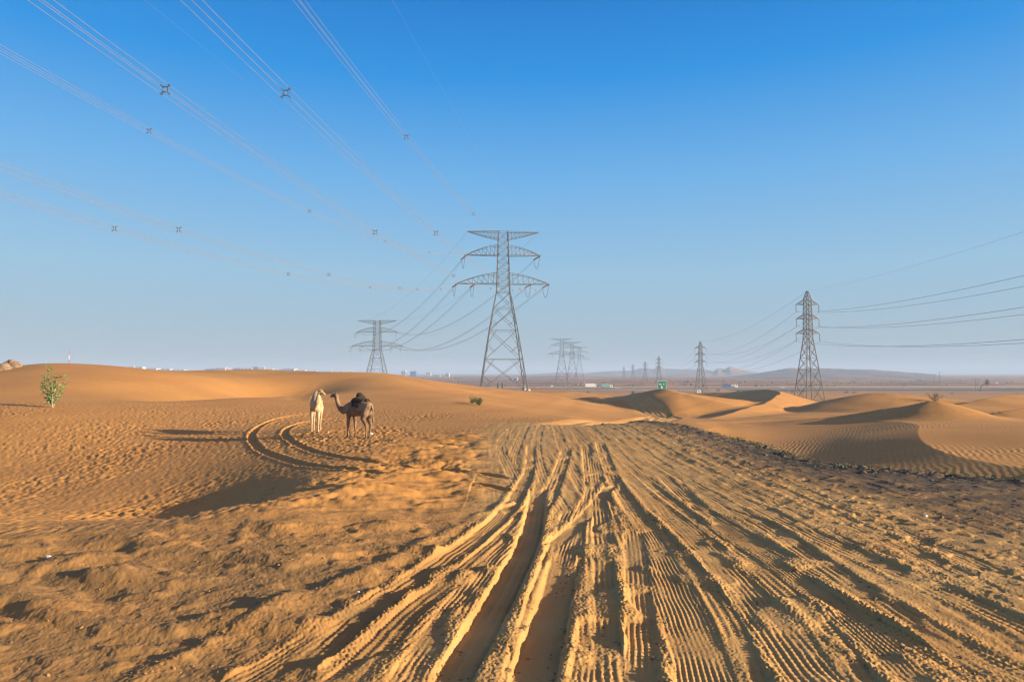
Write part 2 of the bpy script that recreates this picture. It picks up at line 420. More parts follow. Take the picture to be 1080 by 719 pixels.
    # right field roughness
    rf = pad * sst(2.5, 6, x) * (1 - .55 * sst(7, 9, x))
    z += rf * (.025 * fbm(x * .9, y * 1.1, 51, 3) + .035 * sst(.15, .6, fbm(x * 2.2, y * 3.4, 52, 3)) * sst(4, 8, x))
    z += pad * .006 * fbm(x * 3, y * 3, 55, 3)
    # fine drag lines following the general direction of travel
    mp = pad > .02
    if mp.any():
        fd, fs_, _, _ = polydist(x[mp], y[mp], FLOW)
        st_ = gnoise(fd * 4.2, fs_ * .35, 120) * .012 + gnoise(fd * 11, fs_ * .8, 121) * .006 + .010 * gnoise(fd * 1.6, fs_ * .15, 122)
        z[mp] += pad[mp] * st_ * (.7 + .6 * gnoise(x[mp] * .5, y[mp] * .5, 123))
        stv = np.zeros_like(z); stv[mp] = sst(-.1, .5, gnoise(fd * 3.1, fs_ * .22, 124)) * .35
    else: stv = np.zeros_like(z)
    z += .10 * road * gnoise(rd * 2.2, rs * .12, 130) * (r > 30)
    # tracks
    trk = np.zeros_like(z); dirt_shade = np.zeros_like(z)
    base = z.copy(); low_ = z0 + .35 * (base - z0)
    for i, (w, h, pts) in enumerate(BANKS):
        P0 = densify([flat(*p) for p in pts], 5); a = np.array(P0)
        m = (x > a[:, 0].min() - 1) & (x < a[:, 0].max() + 1) & (y > a[:, 1].min() - 1) & (y < a[:, 1].max() + 1)
        xx = x[m] + .07 * gnoise(x[m] * 2, y[m] * 2, 60 + i); yy = y[m] + .07 * gnoise(x[m] * 2, y[m] * 2, 70 + i)
        d, s, _, L = polydist(xx, yy, P0)
        e = sst(0, .5, s) * sst(0, .5, L - s)
        ht = .22 * h * (1.0 + .8 * gnoise(s * 1.4, s * 0 + i, 61) + .18 * gnoise(xx * 6, yy * 6, 62))
        z[m] += e * ht * np.exp(-(d / w)**2 * 1.1) + e * .005 * gnoise(xx * 26, yy * 26, 63) * np.exp(-(d / w)**2 * .4)
        pass
    for i, (kind, w, dep, pts) in enumerate(TR):
        P0 = densify([flat(*p) for p in pts], 6); a = np.array(P0)
        m = (x > a[:, 0].min() - 1) & (x < a[:, 0].max() + 1) & (y > a[:, 1].min() - 1) & (y < a[:, 1].max() + 1)
        xx = x[m]; yy = y[m]; am = .01 if kind != 'loop' else .05
        if kind != 'loop': dep = dep * {'faint': .25}.get(kind, .45 if dep < .09 else .72)
        d, s, _, L = polydist(xx + am * gnoise(xx * 1.6, yy * 1.6, 80 + i), yy, P0)
        e = sst(0, 1.8, s) * sst(0, 1.0, L - s)
        ad = np.abs(d) + .013 * gnoise(xx * 3.2, yy * 3.2, 160 + i) + .006 * gnoise(xx * 9, yy * 9, 161); msk = (1 - sst(w * .5 - .035, w * .5 + .02, ad)) * e
        if dep < .06 and kind != 'loop': msk = msk * (1 - .85 * sst(.05, .45, fbm(xx * 1.1, yy * .9, 150, 2)))
        floor_ = low_[m] - dep + tread(kind, d, s, w, i) * (1 - .8 * sst(-.15, .45, gnoise(s * .8, d * 1.5 + i * 3.3, 77)))
        floor_ = floor_ + .007 * gnoise(xx * 3.5, yy * 3.5, 78)
        if kind in ('loop', 'faint'):
            floor_ = base[m] - dep + tread(kind, d, s, w, i)
        dep_ = dep; bh = {'loop': .028, 'faint': .003}.get(kind, .005 + dep * .20)
        bank = bh * np.exp(-((ad - w * .5 - .07) / .075)**2) * e * (1 + .6 * gnoise(s * 2.2, s * 0 + i + np.sign(d), 79) + .12 * gnoise(xx * 14, yy * 14, 76)) + e * .006 * gnoise(xx * 30, yy * 30, 75) * np.exp(-((ad - w * .5 - .07) / .1)**2)
        z[m] = z[m] * (1 - msk) + floor_ * msk + bank * (1 - msk)
        if kind not in ('loop',):
            trk[m] = np.maximum(trk[m], msk * (.5 if kind == 'faint' else 1))
    dirt_shade = np.exp(-((pd - 2.5) / 4.8)**2) * sst(6.5, 8.4, x - .12 * (y - 13) + .8 * gnoise(x * .7, y * .7, 102)) * (.55 + .45 * sst(-.3, .2, fbm(x * .5, y * .9, 101, 3))) * (y > 0) * (y < 40)  # mask of the dark soil and painted shade right of the pad
    pad = np.maximum(pad, road * .8); trk = np.maximum(trk, stv)
    # fine crumbs near the camera
    nearf = (1 - sst(14, 22, r))
    z += nearf * (.003 * gnoise(x * 32, y * 32, 90) + .008 * np.maximum(0, gnoise(x * 15, y * 15, 93) - .25) * (1 - .6 * trk))
    return z, pad, trk, rub, dirt_shade, basin

def ground_z(x, y):
    return float(height(np.array([float(x)]), np.array([float(y)]))[0][0])

# ------------------------------------------------------------------ ground sheet (rings round the origin, finest where tracks need it)
def build_ground():
    q = QUAL
    u = np.linspace(-.80, .80, int(1500 * q)); tf = np.arctan(u)
    tc = np.linspace(tf[-1], 2 * math.pi + tf[0], 90)[1:-1]
    th = np.concatenate([tf, tc]); nt = len(th)
    rr = [.25]
    while rr[-1] < 4.2: rr.append(rr[-1] * 1.12)
    rr[-1] = 4.3
    while rr[-1] < 22: rr.append(rr[-1] * (1 + .0024 / q))
    while rr[-1] < 300: rr.append(rr[-1] * (1 + .0048 / q))
    while rr[-1] < 12000: rr.append(rr[-1] * 1.02)
    rr = np.array(rr); nr = len(rr)
    T, RR = np.meshgrid(th, rr); X = RR * np.sin(T); Y = RR * np.cos(T)
    X = np.concatenate([X.ravel(), [0]]); Y = np.concatenate([Y.ravel(), [0]])
    ti = np.unique(np.append(np.arange(0, nt, 5), nt - 1)); ri = np.unique(np.append(np.arange(0, nr, 5), nr - 1))
    Tc, Rc = np.meshgrid(th[ti], rr[ri]); Bc = base_z(Rc * np.sin(Tc), Rc * np.cos(Tc))
    B1 = np.stack([np.interp(np.arange(nt), ti, row) for row in Bc]); B2 = np.stack([np.interp(np.arange(nr), ri, col) for col in B1.T]).T
    B2 = np.append(B2.ravel(), base_z(np.zeros(1), np.zeros(1)))
    outs = [[] for _ in range(6)]
    for a in range(0, len(X), 400000):
        for k, o in enumerate(height(X[a:a+400000], Y[a:a+400000], B2[a:a+400000])): outs[k].append(o)
    Z, pad, trk, rub, dirt_shade, basin = [np.concatenate(o) for o in outs]
    nv = len(X); me = bpy.data.meshes.new('ground')
    i = np.arange(nr - 1)[:, None] * nt; j = np.arange(nt)[None]; j2 = (j + 1) % nt
    quads = np.stack([i + j, i + nt + j, i + nt + j2, i + j2], -1).reshape(-1, 4)
    tris = np.stack([np.full(nt, nv - 1), np.arange(nt), (np.arange(nt) + 1) % nt], -1)
    me.vertices.add(nv); me.vertices.foreach_set('co', np.stack([X, Y, Z], 1).astype(np.float32).ravel())
    loops = np.concatenate([quads.ravel(), tris.ravel()]).astype(np.int32)
    me.loops.add(len(loops)); me.loops.foreach_set('vertex_index', loops)
    nf = len(quads) + len(tris); me.polygons.add(nf)
    st = np.concatenate([np.arange(len(quads)) * 4, len(quads) * 4 + np.arange(nt) * 3]).astype(np.int32)
    me.polygons.foreach_set('loop_start', st)
    me.polygons.foreach_set('use_smooth', np.ones(nf, bool))
    me.update(calc_edges=True)
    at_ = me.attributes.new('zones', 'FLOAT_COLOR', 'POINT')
    at_.data.foreach_set('color', np.stack([pad, trk, rub, dirt_shade], 1).astype(np.float32).ravel())
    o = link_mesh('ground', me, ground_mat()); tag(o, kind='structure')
    # orientation check
    if me.polygons[10].normal.z < 0: me.flip_normals()
    return o

def ground_mat():
    m = bpy.data.materials.new('desert_sand'); m.use_nodes = True; nt = m.node_tree; N_ = nt.nodes; L = nt.links
    b = N_['Principled BSDF']; b.inputs['Roughness'].default_value = .92; b.inputs['Specular IOR Level'].default_value = .2
    geo = N_.new('ShaderNodeNewGeometry'); at_ = N_.new('ShaderNodeAttribute'); at_.attribute_name = 'zones'
    sep = N_.new('ShaderNodeSeparateColor'); L.new(at_.outputs['Color'], sep.inputs[0])
    def noise(s, det=4, ro=.55, sc=None):
        n = N_.new('ShaderNodeTexNoise'); n.inputs['Scale'].default_value = s; n.inputs['Detail'].default_value = det; n.inputs['Roughness'].default_value = ro
        if sc:
            mp = N_.new('ShaderNodeMapping'); mp.inputs['Scale'].default_value = sc; mp.inputs['Rotation'].default_value = (0, 0, .5)
            L.new(geo.outputs['Position'], mp.inputs[0]); L.new(mp.outputs[0], n.inputs['Vector'])
        else: L.new(geo.outputs['Position'], n.inputs['Vector'])
        return n.outputs[0]
    def rng(a, lo, hi, o0=0, o1=1):
        r = N_.new('ShaderNodeMapRange'); r.inputs[1].default_value = lo; r.inputs[2].default_value = hi; r.inputs[3].default_value = o0; r.inputs[4].default_value = o1
        L.new(a, r.inputs[0]); return r.outputs[0]
    def mix(f, a, b_):
        x = N_.new('ShaderNodeMix'); x.data_type = 'RGBA'
        for v, s in ((f, 'Factor'), (a, 'A'), (b_, 'B')):
            if isinstance(v, tuple): x.inputs[s].default_value = (*v, 1)
            elif isinstance(v, float): x.inputs[s].default_value = v
            else: L.new(v, x.inputs[s])
        return x.outputs['Result']
    def mul(a, b_):
        x = N_.new('ShaderNodeMath'); x.operation = 'MULTIPLY'
        for i, v in enumerate((a, b_)):
            if isinstance(v, float): x.inputs[i].default_value = v
            else: L.new(v, x.inputs[i])
        return x.outputs[0]
    c = mix(rng(noise(.12, 5), .35, .65), SAND_A, SAND_B)
    c = mix(rng(noise(2.2, 6, .6), .42, .72, 0, .45), c, SAND_C)
    c = mix(rng(noise(.8, 6, .65, (1, 2.2, 1)), .55, .72, 0, .35), c, SAND_D)
    padc = mix(rng(noise(1.1, 7, .65), .35, .68), PAD_A, PAD_B)
    padf = mul(sep.outputs[0], rng(noise(.5, 5), .3, .6, .45, 1.0))
    c = mix(padf, c, padc)
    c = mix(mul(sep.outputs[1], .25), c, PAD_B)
    c = mix(mul(sep.outputs[2], rng(noise(2.5, 6, .7), .3, .5, .35, 1.0)), c, RUB)
    c = mix(mul(at_.outputs['Alpha'], .97), c, DIRT_SHADE)  # dark soil with the shade over it painted into the sand colour
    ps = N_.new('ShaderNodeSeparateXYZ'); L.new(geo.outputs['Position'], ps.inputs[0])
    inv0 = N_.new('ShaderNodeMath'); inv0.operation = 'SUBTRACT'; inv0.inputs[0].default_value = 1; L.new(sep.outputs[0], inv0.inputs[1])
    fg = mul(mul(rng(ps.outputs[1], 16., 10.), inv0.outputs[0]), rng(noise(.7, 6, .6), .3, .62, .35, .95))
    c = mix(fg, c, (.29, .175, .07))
    # far plain: browner, with dark scrub patches stretched along the plain
    ln = N_.new('ShaderNodeVectorMath'); ln.operation = 'LENGTH'; L.new(geo.outputs['Position'], ln.inputs[0])
    farf = rng(ln.outputs['Value'], 330., 620.)
    fc = mix(rng(noise(.006, 6, .65, (1, 2.5, 1)), .42, .6), FAR_A, FAR_B)
    fc = mix(rng(noise(.03, 6, .72, (1, 3.5, 1)), .52, .62), fc, (.075, .07, .055))
    c = mix(farf, c, fc)
    # grain
    gr = noise(60, 3, .7); c = mix(rng(gr, .3, .7, 0, .22), c, (.12, .07, .03))
    spk = N_.new('ShaderNodeTexVoronoi'); spk.inputs['Scale'].default_value = 9; L.new(geo.outputs['Position'], spk.inputs['Vector'])
    L.new(c, b.inputs['Base Color'])
    # bump: wind ripples on dunes off the pad, crumbs and grain everywhere
    wv = N_.new('ShaderNodeTexWave'); wv.wave_type = 'BANDS'; wv.bands_direction = 'X'
    wv.inputs['Scale'].default_value = 1.1 * 1.0; wv.inputs['Distortion'].default_value = 6; wv.inputs['Detail'].default_value = 2; wv.inputs['Detail Scale'].default_value = .7
    mp = N_.new('ShaderNodeMapping'); mp.inputs['Rotation'].default_value = (0, 0, R(28)); L.new(geo.outputs['Position'], mp.inputs[0]); L.new(mp.outputs[0], wv.inputs['Vector'])
    inv = N_.new('ShaderNodeMath'); inv.operation = 'SUBTRACT'; inv.inputs[0].default_value = 1; L.new(sep.outputs[0], inv.inputs[1])
    offx = N_.new('ShaderNodeSeparateXYZ'); L.new(geo.outputs['Position'], offx.inputs[0])
    rip = mul(mul(wv.outputs['Fac'], inv.outputs[0]), rng(offx.outputs[0], 5., 10.))
    rip = mul(rip, rng(noise(.09, 3), .42, .58))
    ln0 = N_.new('ShaderNodeVectorMath'); ln0.operation = 'LENGTH'; L.new(geo.outputs['Position'], ln0.inputs[0])
    rip = mul(rip, rng(ln0.outputs['Value'], 45., 75., 1, 0))
    b1 = N_.new('ShaderNodeBump'); b1.inputs['Distance'].default_value = .04; b1.inputs['Strength'].default_value = .5; L.new(rip, b1.inputs['Height'])
    b2 = N_.new('ShaderNodeBump'); b2.inputs['Distance'].default_value = .012; b2.inputs['Strength'].default_value = .7
    L.new(noise(7, 8, .62), b2.inputs['Height']); L.new(b1.outputs[0], b2.inputs['Normal'])
    b3 = N_.new('ShaderNodeBump'); b3.inputs['Distance'].default_value = .008; b3.inputs['Strength'].default_value = .8
    L.new(noise(70, 4, .7), b3.inputs['Height']); L.new(b2.outputs[0], b3.inputs['Normal'])
    L.new(b3.outputs[0], b.inputs['Normal'])
    return m
SAND_A = (.56, .285, .08); SAND_B = (.50, .24, .065); SAND_C = (.38, .20, .07); SAND_D = (.32, .18, .07)
PAD_A = (.60, .37, .14); PAD_B = (.44, .27, .10); RUB = (.065, .058, .047); DIRT_SHADE = (.10, .075, .052)  # last colour: dark soil plus painted shade
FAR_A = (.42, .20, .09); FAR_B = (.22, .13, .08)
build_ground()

# ------------------------------------------------------------------ big pylon (wide, three levels)
def lattice_leg(mb, levels, wleg, wbr, sub=True):
    """levels: list of (z, halfx, halfy); legs plus X bracing on four faces"""
    for i in range(len(levels) - 1):
        z0, x0, y0 = levels[i]; z1, x1, y1 = levels[i+1]
        c0 = [(-x0, -y0, z0), (x0, -y0, z0), (x0, y0, z0), (-x0, y0, z0)]
        c1 = [(-x1, -y1, z1), (x1, -y1, z1), (x1, y1, z1), (-x1, y1, z1)]
        for k in range(4):
            j = (k + 1) % 4
            mb.bar(c0[k], c1[k], wleg)
            mb.bar(c0[k], c1[j], wbr); mb.bar(c0[j], c1[k], wbr)
            mb.bar(c1[k], c1[j], wbr)
def truss_arm(mb, half, zb, zt, hb, wch, wbr, sgn, n=7, arch='top'):
    """one side of a crossarm; chords at y=+-hb meeting near the tip"""
    for s_ in (-1, 1):
        prevb = prevt = None
        for i in range(n + 1):
            t = i / n; x = sgn * (1.4 + (half - 1.4) * t); yy = s_ * hb * (1 - .85 * t)
            if arch == 'top': b = (x, yy, zb); tt = (x, yy, zb + (zt - zb) * (1 - t**1.7))
            else: b = (x, yy, zb + (zt - zb) * (t**1.3)); tt = (x, yy, zt)
            if prevb:
                mb.bar(prevb, b, wch); mb.bar(prevt, tt, wch)
                mb.bar(prevb, tt, wbr)
            if i < n: mb.bar(b, tt, wbr)
            prevb, prevt = b, tt
    for i in range(n):
        t = i / n; t2 = (i + 1) / n
        x = sgn * (1.4 + (half - 1.4) * t); x2 = sgn * (1.4 + (half - 1.4) * t2); y1 = hb * (1 - .85 * t); y2 = hb * (1 - .85 * t2)
        zz = zb if arch == 'top' else zt
        mb.bar((x, -y1, zz), (x, y1, zz), wbr); mb.bar((x, -y1, zz), (x2, y2, zz), wbr)

ATT_A = [(-14.4, 33.6), (-8.8, 33.6), (8.8, 33.6), (14.4, 33.6), (-11.6, 42.6), (11.6, 42.6)]
GW_A = [(-11.2, 50.1), (11.2, 50.1)]
def make_big_pylon(din, dout, wl=1.0):
    root = empty('lattice_pylon', (0, 0, 0))
    mb = MB(); k = wl
    lattice_leg(mb, [(0, 7.2, 7.2), (10, 5.7, 5.7)], .28 * k, .13 * k)
    lattice_leg(mb, [(10, 5.7, 5.7), (19, 4.3, 4.3), (26, 3.1, 3.1), (31, 2.1, 2.1)], .27 * k, .12 * k)
    # extra sub-bracing on the tall lower panels
    for (z0, h0, z1, h1) in ((0, 7.2, 10, 5.7), (10, 5.7, 19, 4.3), (19, 4.3, 26, 3.1)):
        zm = (z0 + z1) / 2; hm = (h0 + h1) / 2
        for f in range(4):
            a = f * math.pi / 2; ca, sa = round(math.cos(a)), round(math.sin(a))
            def rt(x, y, z): return (x * ca - y * sa, x * sa + y * ca, z)
            mb.bar(rt(-hm, -hm, zm), rt(-h1 / 2, -h1 * .98, z1), .1 * k); mb.bar(rt(hm, -hm, zm), rt(h1 / 2, -h1 * .98, z1), .1 * k)
            mb.bar(rt(-hm, -hm, zm), rt(-hm * .5, -hm * 1.0, (z0 + zm) / 2), .1 * k); mb.bar(rt(hm, -hm, zm), rt(hm * .5, -hm, (z0 + zm) / 2), .1 * k)
    zs = np.linspace(31, 50.2, 9)
    lattice_leg(mb, [(z, 2.1 - .6 * (z - 31) / 19.2, 2.1 - .6 * (z - 31) / 19.2) for z in zs], .21 * k, .1 * k)
    mb.build('tower_body', M['steel'], root)
    for (half, zb, zt, hb, arch) in ((14.6, 33.7, 37.0, 1.9, 'top'), (11.8, 42.7, 45.8, 1.7, 'top'), (11.3, 47.9, 50.2, 1.5, 'bot')):
        for s_ in (-1, 1):
            mb = MB(); truss_arm(mb, half, zb, zt, hb, .15 * k, .075 * k, s_, 8, arch); mb.build('crossarm', M['steel'], root)
    for x, z in ATT_A:
        mb = MB()
        for d in (din, dout):
            p = Vector((x, 0, z)); q_ = p + Vector(d).normalized() * 4.2 + Vector((0, 0, -.5))
            for o_ in (-.18, .18):
                mb.tube([p + Vector((o_, 0, 0)), q_ + Vector((o_, 0, 0))], .11 * k, 6)
        # jumper loop under the arm
        a = Vector((x, 0, z)) + Vector(din).normalized() * 4.2 + Vector((0, 0, -.5)); b = Vector((x, 0, z)) + Vector(dout).normalized() * 4.2 + Vector((0, 0, -.5))
        mb.tube([a.lerp(b, t) + Vector((0, 0, -3.6 * 4 * t * (1 - t))) for t in np.linspace(0, 1, 9)], .07 * k, 5)
        mb.build('insulator', M['ceramic'], root)
    for sx in (-1, 1):
        for sy in (-1, 1):
            mb = MB(); mb.tube([(sx * 7.25, sy * 7.25, -1.2), (sx * 7.25, sy * 7.25, .55), (sx * 7.2, sy * 7.2, .75)], [.75, .7, .5], 8); mb.build('footing', M['concrete'], root)
    return root
T0 = Vector((-2.8, 214, ground_z(-2.8, 214))); T0.z = -3.0
def gp(px, Y): return ray(px, 393)[0] * Y / ray(px, 393)[1]
T2 = Vector((gp(397.5, 440), 440, -9.0))
din = Vector((-.122, -.9925, 0)); dout = (T2 - T0); dout.z = 0; dout.normalize()
p0 = make_big_pylon((-.10, -.99, 0), tuple(dout)); p0.location = T0; p0.rotation_euler[2] = R(4)
GA = 'large lattice pylons of the high line'
tag(p0, 'tallest lattice steel pylon with three wide arms on the sand crest', 'pylon', GA)
p2 = copy_tree(p0); p2.location = T2; p2.rotation_euler[2] = R(-4); p2.scale = (1.14, 1.1, 1.0)
p2.location.z = at(397, 338, 440)[2] - 50.2
tag(p2, 'lattice pylon with three wide arms rising behind the dune above the camels')
A_FAR = [(592.5, 357, 640, 'pale lattice pylon with wide arms, nearest of the hazy cluster'), (603.5, 360.5, 735, 'hazy lattice pylon just behind the nearest one of the far cluster'), (611, 366, 860, 'faint lattice pylon at the right end of the hazy cluster')]
farA = []
for px, ytop, Y, lb in A_FAR:
    t = copy_tree(p0); t.location = (gp(px, Y), Y, -9.5); zt = at(px, ytop, Y)[2]
    t.scale = (.9, .9, (zt + 9.5) / 50.2); t.rotation_euler[2] = R(-6); tag(t, lb); farA.append(t)

def attach(T, rz, sc, x, z):
    v = Vector((x * sc[0], 0, z * sc[2])); v.rotate(Matrix.Rotation(rz, 3, 'Z')); return Vector(T) + v
def sagpts(a, b, sag, n):
    return [a.lerp(b, t) + Vector((0, 0, -4 * sag * t * (1 - t))) for t in (i / n for i in range(n + 1))]
def overhead(name, a, b, sag, label, cat, group, quad=False, rad=.02, n=40, spacers=None, k=4):
    mb = MB(); c = sagpts(a, b, sag, n); side = (b - a).cross(Vector((0, 0, 1))).normalized()
    offs = [(0, 0)] if not quad else [(-.2, -.2), (.2, -.2), (.2, .2), (-.2, .2)]
    org = a.copy()
    for ox, oz in offs:
        mb.tube([p - org + side * ox + Vector((0, 0, oz)) for p in c], rad, k, caps=False)
    o = mb.build(name, M['wire']); o.location = org; tag(o, label, cat, group)
    L = (b - a).length
    for s in (spacers or []):
        t = s / L; p = a.lerp(b, t) + Vector((0, 0, -4 * sag * t * (1 - t))) - org
        q = MB(); e = .33
        fw = (b - a).normalized()
        for sx in (-1, 1):
            for sz in (-1, 1):
                cp = p + side * sx * .2 + Vector((0, 0, sz * .2)); q.tube([cp - fw * .08, cp + fw * .08], .035, 6)
                q.bar(p + side * sx * .1 + Vector((0, 0, sz * .1)), cp, .035)
        for s1, s2 in (((-1, -1), (1, -1)), ((1, -1), (1, 1)), ((1, 1), (-1, 1)), ((-1, 1), (-1, -1))):
            q.bar(p + side * s1[0] * .12 + Vector((0, 0, s1[1] * .12)), p + side * s2[0] * .12 + Vector((0, 0, s2[1] * .12)), .035)
        q.build('spacer', M['spacer'], o)
    return o
GQ = 'four-wire power cable bundles of the large pylons'
names = {(-14.4, 33.6): ('outer left end of the low arm', 'outer left end of the low arm'), (-8.8, 33.6): ('inner left point of the low arm', ''), (8.8, 33.6): ('inner right point of the low arm', ''),
         (14.4, 33.6): ('outer right end of the low arm', ''), (-11.6, 42.6): ('left end of the middle arm', ''), (11.6, 42.6): ('right end of the middle arm', '')}
rz0 = p0.rotation_euler[2]
for x, z in ATT_A:
    a0 = attach(T0, rz0, (1, 1, 1), x, z)
    a = a0 + Vector((-.10, -.99, 0)) * 4.2 + Vector((0, 0, -.5))
    b = a0 + Vector((-.122, -.9925, 0)) * 312
    sp = [44, 79, 114, 149, 180, 212]
    overhead('power_cable', a, b, 14.6, 'cable bundle rising to the top left from the %s' % names[(x, z)][0], 'power cable', GQ, True, .012, 60, sp)
    a = a0 + dout * 4.2 + Vector((0, 0, -.5))
    b = attach(p2.location, p2.rotation_euler[2], p2.scale, x, z)
    overhead('power_cable', a, b, 9.5, 'cables to the pylon behind the dune from the %s' % names[(x, z)][0], 'power cable', GQ, True, .024, 30)
for x, z in GW_A:
    a = attach(T0, rz0, (1, 1, 1), x, z); sd_ = 'left' if x < 0 else 'right'
    overhead('earth_wire', a, a + Vector((-.122, -.9925, 0)) * 312, 11, 'thin single wire climbing to the top from the %s tip of the topmost arm' % sd_, 'power cable', 'thin top wires', False, .0055, 50)
    overhead('earth_wire', a, attach(p2.location, p2.rotation_euler[2], p2.scale, x, z), 7, 'thin single wire from the %s tip of the topmost arm to the distant pylon' % sd_, 'power cable', 'thin top wires', False, .03, 30)

# ------------------------------------------------------------------ slim pylons on the right
ATT_B = [(-3.75, 28.4), (3.75, 28.4), (-3.75, 24.2), (3.75, 24.2), (-3.9, 19.9), (3.9, 19.9)]
def make_slim_pylon(k=1.0):
    root = empty('slim_pylon', (0, 0, 0)); mb = MB()
    lattice_leg(mb, [(0, 3.1, 3.1), (5.2, 2.5, 2.5), (9.5, 2.0, 2.0), (13, 1.6, 1.6), (16, 1.25, 1.25), (18.6, .95, .95)], .2 * k, .09 * k)
    zs = np.linspace(18.6, 30.2, 9); lattice_leg(mb, [(z, .95 - .18 * (z - 18.6) / 11.6, .95 - .18 * (z - 18.6) / 11.6) for z in zs], .17 * k, .085 * k)
    lattice_leg(mb, [(30.2, .77, .77), (31.4, .5, .5), (32.6, .16, .16)], .14 * k, .08 * k)
    mb.build('tower_body', M['steel_dark'], root)
    for (z, h) in ((28.6, 3.8), (24.4, 3.8), (20.1, 3.95)):
        for s_ in (-1, 1):
            mb = MB()
            for y in (-.8, .8):
                mb.bar((s_ * .8, y, z), (s_ * h, 0, z), .15 * k); mb.bar((s_ * .8, y, z + 1.5), (s_ * h, 0, z), .13 * k)
                mb.bar((s_ * .8 + s_ * (h - .8) / 2, y / 2, z), (s_ * .8, y, z + 1.5), .08 * k)
                mb.bar((s_ * .8 + s_ * (h - .8) / 2, y / 2, z), (s_ * .8 + s_ * (h - .8) / 2, y / 2, z + .75), .08 * k)
            mb.build('crossarm', M['steel_dark'], root)
    for x, z in ATT_B:
        mb = MB(); n = 9; pts = []; rad = []
        for i in range(n * 2 + 1):
            pts.append((x, 0, z + .2 - 2.2 * i / (n * 2))); rad.append(.12 * k if i % 2 else .05 * k)
        mb.tube(pts, rad, 6); mb.build('insulator', M['ceramic'], root)
    for sx in (-1, 1):
        for sy in (-1, 1):
            mb = MB(); mb.tube([(sx * 3.12, sy * 3.12, -1), (sx * 3.12, sy * 3.12, .4), (sx * 3.1, sy * 3.1, .5)], [.5, .5, .35], 8); mb.build('footing', M['concrete'], root)
    return root
SL = [(853, 307, 424.5, 200, 'tallest of the slim dark pylons, standing on the sand at the right'), (739, 360, 417, 425, 'second tallest slim pylon, standing before the highway'),
      (695, 375.5, 0, 665, 'slim pylon rising right above the green road sign'), (680.5, 381, 0, 880, 'small slim pylon just left of the green road sign'),
      (667.5, 384, 0, 1090, 'tiny slim pylon against the blue hills, fifth in the row from the right'), (658, 386.5, 0, 1320, 'faintest slim pylon at the far end of the right hand row')]
slim = []; proto = make_slim_pylon()
for i, (px, yt, yb, Y, lb) in enumerate(SL):
    t = proto if i == 0 else copy_tree(proto)
    x = gp(px, Y); zt = at(px, yt, Y)[2]; zb = at(px, yb, Y)[2] if yb else -9.5
    t.location = (x, Y, zb); s = (zt - zb) / 32.6; t.scale = (s if i < 2 else .95, s if i < 2 else .95, s); t.rotation_euler[2] = R(12)
    tag(t, lb, 'pylon', 'slim pylons in the right hand row'); slim.append(t)
GS = 'single power wires of the slim pylons'
lvl = ['top', 'top', 'middle', 'middle', 'lowest', 'lowest']
dirb = Vector((slim[1].location.x - slim[0].location.x, 225, 0)); dirb.normalize()
for k_, (x, z) in enumerate(ATT_B):
    a = attach(slim[0].location, R(12), slim[0].scale, x, z - 2.0); sd_ = 'left' if x < 0 else 'right'
    b = a - dirb * 230 + Vector((0, 0, 1.5))
    overhead('power_wire', a, b, 5.5, 'wire leaving the right edge from the %s %s arm of the tallest slim pylon' % (sd_, lvl[k_]), 'power cable', GS, False, .028, 40)
    for i in range(len(slim) - 1):
        a = attach(slim[i].location, R(12), slim[i].scale, x, z - 2.0); b = attach(slim[i+1].location, R(12), slim[i+1].scale, x, z - 2.0)
        if i < 2: overhead('power_wire', a, b, 6.0, 'wire from the %s %s arm of the %s' % (sd_, lvl[k_], ['tallest slim pylon to the next one', 'second slim pylon toward the green sign'][i]), 'power cable', GS, False, .032, 24)
a = attach(slim[0].location, 0, slim[0].scale, 0, 32.6)
overhead('earth_wire', a, a - dirb * 230, 4, 'faint top wire rising to the right edge from the peak of the tallest slim pylon', 'power cable', 'thin top wires', False, .013, 40)
overhead('earth_wire', a, attach(slim[1].location, 0, slim[1].scale, 0, 32.6), 4, 'faint top wire between the peaks of the two tallest slim pylons', 'power cable', 'thin top wires', False, .03, 24)

